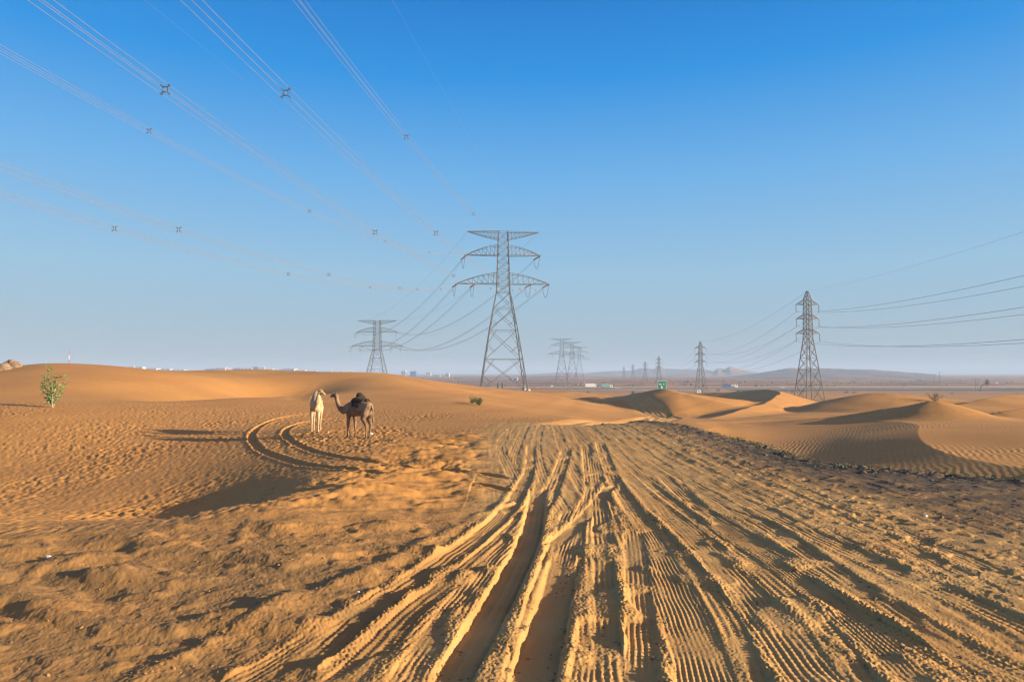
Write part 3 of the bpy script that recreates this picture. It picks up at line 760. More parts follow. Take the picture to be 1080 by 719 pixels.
# ------------------------------------------------------------------ camels
def skin_mesh(name, verts, edges, material, parent=None, root=0, sub=2):
    """one continuous body: overlapping ellipsoids along every bone, fused into a single surface and relaxed"""
    V_ = []; F_ = []; nu, nv = 12, 7
    def blob(c, rx, ry, rz):
        k = len(V_); V_.append((c[0], c[1], c[2] + rz))
        for j in range(1, nv):
            t = math.pi * j / nv
            for i in range(nu): p = 2 * math.pi * i / nu; V_.append((c[0] + rx * math.sin(t) * math.cos(p), c[1] + ry * math.sin(t) * math.sin(p), c[2] + rz * math.cos(t)))
        V_.append((c[0], c[1], c[2] - rz)); last = len(V_) - 1
        for i in range(nu): F_.append((k, k + 1 + i, k + 1 + (i + 1) % nu)); F_.append((last, last - nu + (i + 1) % nu, last - nu + i))
        for j in range(nv - 2):
            for i in range(nu): a0 = k + 1 + j * nu; F_.append((a0 + i, a0 + nu + i, a0 + nu + (i + 1) % nu, a0 + (i + 1) % nu))
    for e0, e1 in edges:
        A_, B_ = verts[e0], verts[e1]; ra = (A_[3], A_[4] if len(A_) > 4 else A_[3]); rb = (B_[3], B_[4] if len(B_) > 4 else B_[3])
        L_ = (Vector(A_[:3]) - Vector(B_[:3])).length; n = max(2, int(L_ / (.35 * min(ra[0], rb[0]))) + 1)
        for i in range(n + 1):
            t = i / n; c = [A_[q] + (B_[q] - A_[q]) * t for q in range(3)]; r1 = ra[0] + (rb[0] - ra[0]) * t; r2 = ra[1] + (rb[1] - ra[1]) * t
            blob(c, min(r1, r2), r1, r2)
    me = bpy.data.meshes.new(name); me.from_pydata(V_, [], F_); me.update()
    o = bpy.data.objects.new(name, me); C.objects.link(o)
    rm = o.modifiers.new('r', 'REMESH'); rm.mode = 'VOXEL'; rm.voxel_size = .02
    sm = o.modifiers.new('m', 'SMOOTH'); sm.factor = .5; sm.iterations = 8
    dg = bpy.context.evaluated_depsgraph_get(); dg.update()
    m2 = bpy.data.meshes.new_from_object(o.evaluated_get(dg)); m2.name = name
    o.modifiers.clear(); o.data = m2; m2.materials.clear(); m2.materials.append(material)
    m2.polygons.foreach_set('use_smooth', [True] * len(m2.polygons))
    if parent: o.parent = parent
    return o
def make_camel(coat, fleece, neck, hump_part, leg_phase=0.0):
    root = empty('camel', (0, 0, 0)); V_ = []; E_ = []
    def chain(pts, start=None):
        prev = start
        for p in pts:
            V_.append(p); i = len(V_) - 1
            if prev is not None: E_.append((prev, i))
            prev = i
        return prev
    V_.append((-.10, 0, 1.27, .28, .36))                      # 0 belly centre
    pel = chain([(-.38, 0, 1.27, .28, .34), (-.62, 0, 1.27, .22, .27)], 0)
    che = chain([(.20, 0, 1.24, .27, .36), (.45, 0, 1.21, .20, .29)], 0)
    chain([(-.12, 0, 1.55, .21, .15), (-.14, 0, 1.76, .12, .075)], 0)
    nk = chain(neck, che)
    lp = leg_phase
    for s_ in (-1, 1):
        f = lp * s_
        chain([(.38, .13 * s_, 1.02, .125), (.36 + f * .3, .155 * s_, .84, .085), (.37 + f * .7, .155 * s_, .50, .058), (.36 + f, .155 * s_, .30, .037), (.36 + f, .155 * s_, .10, .045), (.40 + f, .155 * s_, .035, .06)], che)
        chain([(-.60, .14 * s_, 1.05, .165), (-.50 - f * .2, .165 * s_, .86, .12), (-.66 - f * .7, .16 * s_, .56, .055), (-.64 - f, .155 * s_, .32, .037), (-.62 - f, .155 * s_, .10, .042), (-.56 - f, .155 * s_, .035, .058)], pel)
    body = skin_mesh('body', V_, E_, M[coat], root, 0, 2)
    # ears, eyes, feet
    hb = Vector(neck[-3][:3]); hd = (Vector(neck[-1][:3]) - hb).normalized(); sdv = hd.cross(Vector((0, 0, 1))).normalized()
    for s_ in (-1, 1):
        e = MB(); p = hb + sdv * .06 * s_ + Vector((0, 0, .05)); e.tube([p, p + Vector((0, 0, .05)) - hd * .02 + sdv * .02 * s_, p + Vector((0, 0, .085)) - hd * .05 + sdv * .03 * s_], [.02, .022, .005], 6)
        e.build('ear', M[coat], root, True)
        p = hb + hd * .13 + sdv * .075 * s_ + Vector((0, 0, .025)); e = MB(); e.tube([p - sdv * .02 * s_, p + sdv * .005 * s_, p + sdv * .015 * s_], [.018, .018, .006], 8); e.build('eye', M['eye'], root, True)
    # tail
    t = MB(); t.tube([(-.78, 0, 1.38), (-.90, .0, 1.20), (-.95, .02, .98), (-.95, .02, .78), (-.94, .02, .68)], [.045, .03, .022, .045, .012], 8); t.build('tail', M[fleece if hump_part else coat], root, True)
    # shaggy hair on hump and shoulders
    if hump_part:
        me = body.data; mb = MB(); idx = {}
        for f in me.polygons:
            c = f.center
            if c.z > 1.40 + .5 * abs(c.x + .13)**1.3 + .05 * math.sin(c.x * 25 + c.y * 17) - .08 * (abs(c.x + .13) < .15):
                fs = []
                for vi in f.vertices:
                    if vi not in idx:
                        v = me.vertices[vi]; g = .045 + .03 * math.sin(v.co.x * 31 + v.co.z * 23) + rnd.uniform(0, .02)
                        idx[vi] = len(mb.v); mb.v.append(tuple(v.co + v.normal * g))
                    fs.append(idx[vi])
                mb.f.append(tuple(fs))
        h = mb.build('hump_hair', M['hump_dark'], root, True)
        so = h.modifiers.new('t', 'SOLIDIFY'); so.thickness = .05; so.offset = -1
    # neck mane underside
    mb = MB(); nn = [Vector(n[:3]) for n in neck[:4]]; mb.tube([n + Vector((0, 0, -.05)) for n in nn], [.10, .095, .08, .04], 8)
    return root
NECK_UP = [(.68, 0, 1.20, .15, .20), (.90, 0, 1.12, .12, .155), (1.10, 0, 1.20, .105, .13), (1.25, 0, 1.40, .095, .11), (1.31, 0, 1.58, .085), (1.36, 0, 1.71, .10), (1.48, 0, 1.75, .09), (1.61, 0, 1.72, .07), (1.69, 0, 1.69, .05)]
NECK_TURN = [(.68, .02, 1.24, .13, .17), (.86, .09, 1.26, .10, .12), (.97, .15, 1.40, .115), (1.00, .20, 1.57, .10), (1.00, .23, 1.72, .09), (1.01, .26, 1.82, .09), (1.06, .36, 1.80, .078), (1.10, .45, 1.74, .06), (1.12, .50, 1.71, .045)]
c1 = make_camel('camel_brown', 'hair_tan', NECK_UP, True, .06)
x1, y1 = flat(377, 462.0); c1.location = (x1, y1, ground_z(x1, y1) - .02); c1.rotation_euler[2] = R(180 - 36); c1.scale = (1.04, 1.04, 1.04)
tag(c1, 'brown camel with a dark shaggy hump standing side on, head to the left', 'camel', 'camels standing on the sand')
c2 = make_camel('camel_white', 'hair_tan', NECK_TURN, False, .03)
x2, y2 = flat(333, 455.5); c2.location = (x2, y2, ground_z(x2, y2) - .02); c2.rotation_euler[2] = R(-80); c2.scale = (.98, .98, 1.03)
tag(c2, 'pale cream camel seen end on beside the brown one', 'camel', 'camels standing on the sand')

# ------------------------------------------------------------------ plants
def leafy(mbl, p, n, spread, ls, rg, up=.6):
    for _ in range(n):
        a = rg.uniform(0, 6.283); d = Vector((math.cos(a), math.sin(a), rg.uniform(-.2, 1) * up)).normalized()
        b = Vector(p) + Vector((rg.gauss(0, spread), rg.gauss(0, spread), rg.gauss(0, spread)))
        l = ls * rg.uniform(.7, 1.3); s_ = d.cross(Vector((rg.uniform(-.4, .4), rg.uniform(-.4, .4), 1))).normalized() * l * .3; nrm = s_.cross(d).normalized() * l * .08
        k = len(mbl.v)
        for q in (b, b + d * l * .3 + s_, b + d * l * .3 - nrm, b + d * l * .3 - s_, b + d * l * .72 + s_ * .8, b + d * l * .72 - nrm, b + d * l * .72 - s_ * .8, b + d * l): mbl.v.append(tuple(q))
        mbl.f += [(k, k+1, k+2), (k, k+2, k+3), (k+1, k+4, k+5, k+2), (k+2, k+5, k+6, k+3), (k+4, k+7, k+5), (k+5, k+7, k+6)]
def shrub():
    root = empty('desert_shrub', (0, 0, 0)); rg = random.Random(3)
    st = MB(); lf = MB()
    stems = [[(0,0,0),(-.12,0,.45),(-.32,.05,1.0),(-.50,.05,1.5),(-.55,.1,2.0)], [(0,0,0),(-.08,.1,.6),(-.22,.15,1.2),(-.30,.1,1.8),(-.33,.1,2.45)],
             [(.02,0,0),(.08,-.05,.5),(.15,0,1.1),(.22,0,1.6),(.28,0,1.95)], [(.02,0,0),(.2,.05,.45),(.42,.05,.9),(.55,.05,1.3),(.86,.05,1.85)], [(0,0,0),(.12,-.2,.5),(.22,-.3,1.0),(.18,-.35,1.45)], [(0,0,0),(-.15,-.2,.5),(-.35,-.25,1.1),(-.42,-.3,1.5)]]
    for s_ in stems:
        q = densify(s_, 4); n = len(q); st.tube(q, [.035 * (1 - .75 * i / n) + .006 for i in range(n)], 6)
        for i, p in enumerate(q):
            t = i / n
            if t > .16: leafy(lf, p, 5 if s_ is not stems[3] or t < .6 else 3, .07, .20, rg)
        if rg.random() < .6:
            b = q[n // 2]; e = (b[0] + rg.uniform(-.3, .3), b[1] + rg.uniform(-.2, .2), b[2] + .4); st.tube([b, e], [.015, .006], 5); leafy(lf, e, 10, .09, .15, rg)
    st.build('stem', M['stem'], root); lf.build('foliage', M['leaf'], root); return root
s1 = shrub(); xs, ys = gp(56, 41), 41; s1.location = (xs, ys, ground_z(xs, ys) - .03); s1.scale = (.98, .98, .98)
tag(s1, 'upright green leafy shrub with pale stems alone on the left dune', 'shrub')
def HYW(x): return 520. + .03 * x
def bush(name, px, Y, h, w, label, seed, mt='bush'):
    rg = random.Random(seed); root = empty(name, (gp(px, Y), Y, ground_z(gp(px, Y), Y) - .02)); st = MB(); lf = MB()
    for i in range(7):
        a = rg.uniform(0, 6.28); e = Vector((math.cos(a) * w * rg.uniform(.2, 1), math.sin(a) * w * rg.uniform(.2, 1), h * rg.uniform(.5, 1)))
        st.tube([(0, 0, 0), e * .5 + Vector((0, 0, h * .1)), e], [.02 * h + .01, .012 * h, .005], 5)
        for t in (.35, .55, .75, .9, 1): leafy(lf, e * t, 10, h * .10, .16 * (.6 + h * .4), rg)
    st.build('stem', M['stem'], root); lf.build('foliage', M[mt], root); tag(root, label, 'shrub'); return root
bush('low_bush', 506, 58, .75, 1.3, 'low green bush in the hollow left of the end of the track', 5)
bush('low_bush', 498, 60, .5, .8, 'smallest green tuft on the sand just left of the low bush', 6, 'leaf')
bush('low_bush', 985, 108, 1.3, 1.6, 'dark green bush behind the peak of the big lit dune', 8)
bush('low_bush', 703, 96, 1.1, 1.5, 'dull green bush on the slope under the green road sign', 9)
# scrub scattered over the far plain, too many and too small to count
sc_ = MB(); rg = random.Random(77)
for _ in range(900):
    Y = 330 + 900 * rg.random()**1.3; x = rg.uniform(-.25, .8) * Y
    if abs(Y - HYW(x)) < 45 or (x > 140 and 0 < HYW(x) - Y < 110): continue
    if gnoise(np.array([x / 60]), np.array([Y / 90]), 200)[0] < 0: continue
    h_ = rg.uniform(.4, 1.5); n0 = 5
    for k_ in range(n0):
        a_ = rg.uniform(0, 6.28); w_ = h_ * rg.uniform(.4, 1.1); c_ = (x + math.cos(a_) * w_ * .6, Y + math.sin(a_) * w_ * .6)
        sc_.tube([(c_[0], c_[1], -9.8), (c_[0] + rg.uniform(-.2, .2), c_[1], -9.2 + h_ * .5), (c_[0] + rg.uniform(-.3, .3), c_[1], -9 + h_)], [w_ * .35, w_ * .6, w_ * .12], 5)
tag(sc_.build('desert_scrub', M['bush']), 'dark low scrub dotted over the far plain', 'scrub', kind='stuff')
# leaning tree far right
def lean_tree():
    root = empty('leaning_tree', (gp(1033, 430), 430, -9.2)); rg = random.Random(4)
    t = MB(); path = densify([(0,0,0),(.3,0,2.2),(1.4,0,3.9),(3.4,0,4.9),(4.6,.2,6)], 4); n = len(path); t.tube(path, [.30 - .18 * i / n for i in range(n)], 7)
    t.tube([(3.4,0,4.9),(4.4,0,7.4)], [.15, .05], 5); t.tube([(3.8,0,5.3),(5.1,0,5.2)], [.12, .04], 5); t.build('trunk', M['bark'], root)
    c = MB()
    for _ in range(90):
        p = (4.6 + rg.gauss(0, .65), rg.gauss(0, .6), 5.9 + rg.gauss(0, 1.05)); leafy(c, p, 8, .22, .35, rg)
    c.build('crown', M['bush'], root); tag(root, 'dark leaning tree with a bent trunk beyond the highway at the far right', 'tree')
lean_tree()
# straggly ground cover along the pad edge
def edge_points(n, rg, spread, x0, x1):
    e = densify([flat(*p) for p in [(640,447.5),(700,448),(760,462),(810,474),(862,489),(950,500),(1080,511),(1250,520)]], 12)
    for _ in range(n):
        p = e[rg.randrange(len(e))]; q = (p[0] + rg.gauss(0, spread) + rg.uniform(-.3, .3), p[1] + rg.gauss(0, spread) + rg.uniform(-.8, .8))
        if x0 < q[0] < x1: yield q
lf = MB(); rg = random.Random(12)
qs = np.array(list(edge_points(1500, rg, .35, 8.2, 12.5))); gz_ = height(qs[:, 0], qs[:, 1])[0]; gn = gnoise(qs[:, 0] * .9, qs[:, 1] * .9, 66)
for q, z_, g_ in zip(qs, gz_, gn):
    if g_ > -.05: leafy(lf, (q[0], q[1], z_ + .02), 3, .04, .07, rg)
o = lf.build('ground_cover', M['bush']); tag(o, 'thin green ground cover along the rubble edge', 'ground cover', kind='stuff')

# rubble and crumbs: real small lumps
def lumps(name, mt, pts, label, cat, seed):
    rg = np.random.default_rng(seed); n = len(pts)
    P_ = np.array(pts, float); Z = height(P_[:, 0], P_[:, 1])[0]
    phi = (1 + 5**.5) / 2
    ico = np.array([(-1,phi,0),(1,phi,0),(-1,-phi,0),(1,-phi,0),(0,-1,phi),(0,1,phi),(0,-1,-phi),(0,1,-phi),(phi,0,-1),(phi,0,1),(-phi,0,-1),(-phi,0,1)]) / 1.9
    fc = np.array([(0,11,5),(0,5,1),(0,1,7),(0,7,10),(0,10,11),(1,5,9),(5,11,4),(11,10,2),(10,7,6),(7,1,8),(3,9,4),(3,4,2),(3,2,6),(3,6,8),(3,8,9),(4,9,5),(2,4,11),(6,2,10),(8,6,7),(9,8,1)])
    V_ = ico[None] * (1 + rg.uniform(-.35, .35, (n, 12, 1))) * P_[:, 2][:, None, None] * rg.uniform(.6, 1.2, (n, 1, 3)) * np.array([1, 1, .75])
    V_ += np.stack([P_[:, 0], P_[:, 1], Z - P_[:, 2] * .12], 1)[:, None]
    Fc = fc[None] + (np.arange(n) * 12)[:, None, None]
    me = bpy.data.meshes.new(name); me.from_pydata(V_.reshape(-1, 3).tolist(), [], Fc.reshape(-1, 3).tolist()); me.update()
    o = link_mesh(name, me, mt); tag(o, label, cat, kind='stuff'); return o
rg = random.Random(21); pts = []
for q in edge_points(4200, rg, .45, 4, 16): pts.append((q[0], q[1], min(.14, rg.paretovariate(2.2) * .012)))
for q in edge_points(3000, rg, 1.1, 4, 16): pts.append((q[0], q[1], min(.08, rg.paretovariate(2.4) * .009)))
lumps('edge_rubble', M['clod_dark'], pts, 'dark rubble and clods along the edge of the sandy pad', 'rubble', 1)
pts = []
for w, h, pp in BANKS:
    e = densify([flat(*p) for p in pp], 20)
    for _ in range(150):
        p = e[rg.randrange(len(e))]; pts.append((p[0] + rg.gauss(0, w * 1.0), p[1] + rg.gauss(0, w * 1.0), abs(rg.gauss(0, .011)) + .005))
for _ in range(2600):
    y = rg.uniform(5.5, 16); x = rg.uniform(2, 12); 
    if rg.random() < .5 + .5 * math.sin(x * 1.3 + y * 2.1): pts.append((x, y, abs(rg.gauss(0, .014)) + .005))
for _ in range(900):
    y = rg.uniform(5, 11); x = rg.uniform(-7, -1.5); pts.append((x, y, abs(rg.gauss(0, .007)) + .004))
for _ in range(1500):
    y = rg.uniform(6, 18); x = rg.uniform(-11, 0) * (y / 16); pts.append((x, y, min(.03, rg.paretovariate(2.5) * .004)))
lumps('sand_clods', M['clod'], pts, 'small crumbs of broken sand crust along the tracks', 'clods', 2)
# litter
for px, py, s_, lb in [(391, 459, .10, 'white scrap of litter on the sand behind the brown camel'), (51, 589, .045, 'pale scrap on the smooth sand at the lower left'), (976, 545, .05, 'small white scrap on the shaded ground at the right'), (346, 457.5, .05, 'tiny pale scrap between the two camels'), (378, 630, .02, 'tiny white chip beside the left bank of the tracks')]:
    x, y = flat(px, py); mb = MB(); rg2 = random.Random(px)
    n = 7
    for z_, rr_ in ((0, .8), (.35, 1), (.8, .55)):
        for i in range(n): a = i * 6.283 / n; q_ = rr_ * rg2.uniform(.7, 1.2); mb.v.append((math.cos(a) * s_ * q_, math.sin(a) * s_ * q_ * .7, z_ * s_ * rg2.uniform(.8, 1.2)))
    for l in range(2):
        for i in range(n): mb.f.append((l*n+i, l*n+(i+1) % n, (l+1)*n+(i+1) % n, (l+1)*n+i))
    mb.f.append(tuple(range(2*n, 3*n)))
    o = mb.build('litter_scrap', M['litter']); o.location = (x, y, ground_z(x, y)); tag(o, lb, 'litter', 'pale scraps of litter')

# ------------------------------------------------------------------ boulders on the left dune
def boulder(px, Y, w, h, label, seed):
    import bmesh
    bm = bmesh.new(); bmesh.ops.create_icosphere(bm, subdivisions=5, radius=1)
    vs = np.array([v.co[:] for v in bm.verts])
    n1 = gnoise(vs[:, 0] * 1.6 + vs[:, 2], vs[:, 1] * 1.6 + seed, 5) ; n2 = gnoise(vs[:, 0] * 5 + vs[:, 2] * 4, vs[:, 1] * 5 + vs[:, 2] * 3, 6); n3 = gnoise(vs[:, 0] * 12 + vs[:, 2] * 9, vs[:, 1] * 12, 8)
    k = 1 + .25 * n1 + .10 * n2 + .05 * n3
    for v, q in zip(bm.verts, k): v.co = Vector((v.co.x * w * q, v.co.y * w * .8 * q, v.co.z * h * q))
    me = bpy.data.meshes.new('boulder'); bm.to_mesh(me); bm.free()
    o = link_mesh('boulder', me, M['rock'], None, True); x = gp(px, Y); o.location = (x, Y, ground_z(x, Y) + h * .25)
    tag(o, label, 'rock', 'rocks on the dune crest'); return o
boulder(13, 72, 0.95, .62, 'larger lit sandstone rock on the dune crest at the far left', 1)
boulder(2, 70, .7, .55, 'smaller darker rock at the left edge of the dune crest', 4)

# ------------------------------------------------------------------ highway
HY = 520.
def hz(x): return -9.0
def strip(name, y0, y1, z, mt, x0=-2500, x1=2500, n=120):
    mb = MB()
    for i in range(n + 1):
        x = x0 + (x1 - x0) * i / n; yo = .03 * x
        mb.v += [(x, y0 + yo, z), (x, y1 + yo, z)]
    for i in range(n): mb.f.append((2*i, 2*i+2, 2*i+3, 2*i+1))
    return mb.build(name, mt)
mb = MB()
mb_pts = [(-2500, 2500)]
def embank():
    m_ = MB(); prof = [(HY - 130, -10.6), (HY - 98, -9.03), (HY + 26, -9.03), (HY + 40, -12)]
    for i in range(61):
        x = -2500 + 5000 * i / 60
        for y, z in prof: m_.v.append((x, y + .03 * x, z))
    for i in range(60):
        for k in range(3): a = i * 4 + k; m_.f.append((a, a + 4, a + 5, a + 1))
    return m_.build('highway_verge', mat('verge_sand', (.36, .22, .13), .95, 0, .3, .02))
tag(embank(), kind='structure')
tag(strip('highway', HY - 12, HY - 1.2, -9.0, M['asphalt']), kind='structure')
tag(strip('highway_far_lanes', HY + 1.2, HY + 12, -8.99, M['asphalt']), kind='structure')
for i, (yy, w) in enumerate(((HY - 11.6, .25), (HY - 6.6, .15), (HY - 1.7, .25), (HY + 6.5, .15))):
    tag(strip('lane_marking', yy, yy + w, -8.985, M['road_line']), kind='structure')
tag(strip('roadside_dark_strip', HY - 92, HY - 40, -8.9, M['asphalt'], 150, 900, 20), kind='structure')  # broad dark strip on the near side of the highway, right part only
# guard rails: rail and posts
def guard_rail(yy, x0, x1, label, h=.8):
    root = empty('guard_rail', (0, 0, 0)); rl = MB()
    for i in range(60):
        xa = x0 + (x1 - x0) * i / 60; xb = x0 + (x1 - x0) * (i + 1) / 60
        rl.bar((xa, yy + .03 * xa, -9 + h), (xb, yy + .03 * xb, -9 + h), .34)
    rl.build('rail', M['rail_paint'], root)
    n = 100
    for i in range(n):
        x = x0 + (x1 - x0) * i / (n - 1); p = MB(); p.bar((x, yy + .03 * x, -9.1), (x, yy + .03 * x, -9 + h), .16); p.build('post', M['silver_paint'], root)
    tag(root, label, 'guard rail', 'guard rails of the highway')
guard_rail(HY - 13, -420, 640, 'long pale guard rail along the near side of the highway')
guard_rail(HY + 13, -420, 640, 'pale guard rail behind the traffic on the far side of the highway')

def wheel(root, x, y, r):
    t = MB(); t.tube([(x, y - .14, r), (x, y + .14, r)], r, 14); w = t.build('wheel', M['rubber'], root)
    h = MB(); h.tube([(x, y - .16, r), (x, y + .16, r)], r * .5, 10); h.build('rim', M['silver_paint'], w)
def truck(px, L, paint, label, Y=HY - 8, h=3.6, rz=0, tank=False):
    x = gp(px, Y); root = empty('truck', (x, Y + .03 * x, -8.98), rz + .03)
    b = MB()
    b.prism([(-L/2, 1.05), (L/2 - 2.6, 1.05), (L/2 - 2.6, h - .1), (L/2 - 2.7, h), (-L/2 + .1, h), (-L/2, h - .1)], -1.25, 1.25); cg = b.build('cargo_box', M[paint], root)
    d = MB(); d.box((-L/2 - .02, -.6, 2.25), (.05, 1.1, 2.2)); d.box((-L/2 - .02, .6, 2.25), (.05, 1.1, 2.2)); d.build('rear_door', M['silver_paint'], cg)
    c = MB(); c.prism([(L/2 - 2.4, .55), (L/2, .55), (L/2 + .02, 1.6), (L/2 - .35, 2.75), (L/2 - 2.4, 2.85)], -1.2, 1.2); cb = c.build('cab', M['white_paint'] if paint != 'blue_paint' else M['blue_paint'], root)
    g = MB(); g.prism([(L/2 + .03, 1.65), (L/2 - .28, 2.6), (L/2 - .25, 2.62), (L/2 + .06, 1.67)], -1.05, 1.05); g.build('windscreen', M['glass'], cb)
    for y in (-1.21, 1.21):
        g = MB(); g.box((L/2 - 1.2, y, 2.05), (1.1, .04, .7)); g.build('side_window', M['glass'], cb)
    f = MB(); f.box((-.2, 0, .85), (L - .6, .9, .3)); f.build('chassis', M['rubber'], root)
    for wx in (-L/2 + 1.2, -L/2 + 2.5, L/2 - 1.4):
        for wy in (-1.05, 1.05): wheel(root, wx, wy, .5)
    tag(root, label, 'truck', 'vehicles on the highway'); return root
def car(px, paint, label, Y=HY - 8, rz=0):
    x = gp(px, Y); root = empty('car', (x, Y + .03 * x, -8.98), rz + .03)
    b = MB(); b.prism([(-2.3, .35), (2.3, .35), (2.32, .8), (1.3, .98), (-1.9, 1.05), (-2.32, .95)], -.9, .9); b.build('body', M[paint], root)
    c = MB(); c.prism([(-1.9, 1.05), (1.25, .98), (.5, 1.5), (-1.5, 1.55)], -.78, .78); cb = c.build('cabin', M[paint], root)
    for y in (-.79, .79):
        g = MB(); g.prism([(-1.7, 1.08), (1.0, 1.04), (.45, 1.43), (-1.4, 1.47)], y - .01, y + .01); g.build('side_window', M['glass'], cb)
    for wx in (-1.45, 1.45):
        for wy in (-.8, .8): wheel(root, wx, wy, .34)
    tag(root, label, 'car', 'vehicles on the highway'); return root
truck(624.5, 10.2, 'white_paint', 'long white box truck on the highway behind the small dune', HY - 8, 3.7)
truck(640.5, 8.6, 'teal_paint', 'pale teal truck on the highway right of the long white truck', HY - 9, 3.4)
truck(768.5, 6.0, 'blue_paint', 'blue truck on the highway above the dark dune', HY - 9, 3.5)
car(828, 'white_paint', 'white car on the highway near the tallest slim pylon')
car(515, 'silver_paint', 'grey car on the highway just left of the middle of the big pylon')
car(652, 'white_paint', 'white car on the highway right of the pale teal truck')
truck(776, 5.5, 'silver_paint', 'small grey truck on the highway right of the blue truck', HY + 8, 2.8)

# ------------------------------------------------------------------ green road sign
def road_sign():
    Y = 300; x = gp(698, Y); zt = at(698, 401.3, Y)[2]; zb = at(698, 411, Y)[2]; w = 9.2 / F * Y; gz = ground_z(x, Y)
    root = empty('road_sign', (x, Y, gz))
    h = zt - zb; p = MB(); p.box((0, 0, zb - gz + h/2), (w, .12, h)); pn = p.build('sign_panel', M['sign_green'], root)
    b = MB()
    zc = zb - gz + h/2
    for s_ in (-1, 1): b.box((s_ * (w/2 - .12), -.075, zc), (.12, .02, h - .12)); b.box((0, -.075, zc + s_ * (h/2 - .12)), (w - .36, .02, .12))
    b.build('border', M['sign_white'], pn)
    a = MB()   # unreadable pale legend: short word blocks, number block and an arrow
    a.box((-.75, -.075, zc + .45), (.9, .02, .4)); a.box((.75, -.075, zc + .45), (.7, .02, .25))
    a.box((-.1, -.075, zc - .95), (.75, .02, .75)); a.box((-.2, -.075, zc - .2), (.5, .02, .25))
    a.build('legend', M['sign_white'], pn)
    for s_ in (-1, 1): q = MB(); q.bar((s_ * w * .3, .14, -.5), (s_ * w * .3, .14, zc + h/2 - .1), .16); q.build('post', M['steel'], root)
    tag(root, 'square green road sign with pale legend behind the small dune crest', 'road sign')
road_sign()
# two dark narrow panels under the big pylon
for px, lb in ((525, 'left one of two dark narrow panels on posts under the big pylon'), (529.6, 'right and darker of two narrow panels on posts under the big pylon')):
    Y = 470; x = gp(px, Y); zt = at(px, 403.6, Y)[2]; root = empty('roadside_panel', (x, Y, -9.3)); h = zt + 9.3
    p = MB(); p.box((0, 0, h - 1.9), (.9, .3, 3.8)); p.build('panel', M['dark_panel'], root)
    p = MB(); p.bar((0, .2, -.2), (0, .2, h - .3), .2); p.build('post', M['steel_dark'], root); tag(root, lb, 'panel', 'dark roadside panels')
# poles
def pole(px, Y, ytop, label, arm=2.0, base=-9.3, r=.14):
    x = gp(px, Y); zt = at(px, ytop, Y)[2]; root = empty('street_lamp', (x, Y, base)); h = zt - base
    p = MB(); p.tube([(0, 0, -.2), (0, 0, h - .4), (arm * .2, 0, h)], [r, r * .7, r * .5], 8); p.build('pole', M['steel_dark'], root)
    for s_ in (-1, 1):
        q = MB(); q.bar((0, 0, h - .1), (s_ * arm, 0, h + .15), .1); q.box((s_ * (arm + .3), 0, h + .15), (.8, .3, .16)); q.build('lamp_arm', M['steel_dark'], root)
    tag(root, label, 'street lamp', 'lamp posts by the highway'); return root
pole(483.5, 330, 399, 'dark lamp post left of the big pylon on the sand skyline', 1.2, ground_z(gp(483.5, 330), 330), .12)
lp = [(991, 560, 392.0, 'tallest lamp mast in front of the right end of the hills'), (985, 640, 394.5, 'lamp mast just left of the tallest one in front of the hills'), (1028.5, 480, 399.5, 'left of the posts beside the leaning tree'),
      (1031, 500, 400, 'thin post closest to the leaning tree trunk'), (822, 560, 402, 'lamp post beyond the highway left of the tallest slim pylon'), (648, 600, 400, 'lamp post beyond the highway above the white car'),
      (676, 600, 400.5, 'lamp post beyond the highway between the white car and the green sign'), (620, 600, 400.5, 'lamp post beyond the highway above the long white truck'), (582, 600, 401, 'lamp post beyond the highway under the hazy pylons'), (773, 620, 400.5, 'lamp post beyond the highway above the blue truck')]
for px, Y, yt, lb in lp: pole(px, Y, yt, lb, 1.6)
# far red-white mast on the left
def mast():
    Y = 1500; x = gp(72.5, Y); zt = at(72, 369.5, Y)[2]; root = empty('telecom_mast', (x, Y, -9)); h = zt + 9; n = 6
    for i in range(n):
        m_ = MB(); z0, z1 = h * i / n, h * (i + 1) / n; w0, w1 = 2.0 * (1 - .6 * i / n), 2.0 * (1 - .6 * (i + 1) / n)
        lattice_leg(m_, [(z0, w0 / 2, w0 / 2), ((z0 + z1) / 2, (w0 + w1) / 4, (w0 + w1) / 4), (z1, w1 / 2, w1 / 2)], .35, .2)
        m_.build('mast_section', M['red_paint' if i % 2 else 'white_paint'], root)
    tag(root, 'thin red and white lattice mast above the left dune', 'mast')
mast()

# ------------------------------------------------------------------ distant town
def building(px, w_px, ytop, Y, mt, label, kind='shed'):
    x = gp(px, Y); w = w_px / F * Y; zt = at(px, ytop, Y)[2]; g = -9.6; h = zt - g; d = w * .7
    root = empty('building', (x, Y, g), rnd.uniform(-.2, .2)); b = MB(); b.box((0, 0, h/2), (w, d, h)); b.build('wall', M[mt], root)
    r_ = MB()
    if kind == 'shed': r_.prism([(-w/2 - .4, h), (w/2 + .4, h), (w/2 + .4, h + .3), (0, h + max(1.0, w * .03)), (-w/2 - .4, h + .3)], -d/2 - .4, d/2 + .4)
    else:
        for sx in (-1, 1): r_.box((sx * (w/2 - .2), 0, h + .5), (.4, d, 1)); 
        for sy in (-1, 1): r_.box((0, sy * (d/2 - .2), h + .5), (w - .8, .4, 1))
        r_.box((w * .2, 0, h + 1.2), (w * .2, d * .3, 2.4))
    r_.build('roof', M['silver_paint' if kind == 'shed' else mt], root)
    nfl = max(1, int(h / 6)); nc = max(2, int(w / 9))
    for fl in range(nfl):
        wn = MB()
        for c_ in range(nc):
            wn.box((-w/2 + w * (c_ + .5) / nc, -d/2 - .03, h * (fl + .5) / nfl), (w / nc * .55, .1, h / nfl * .42))
        wn.build('window_row', M['glass'], root)
    tag(root, label, 'building', 'far buildings of the town')
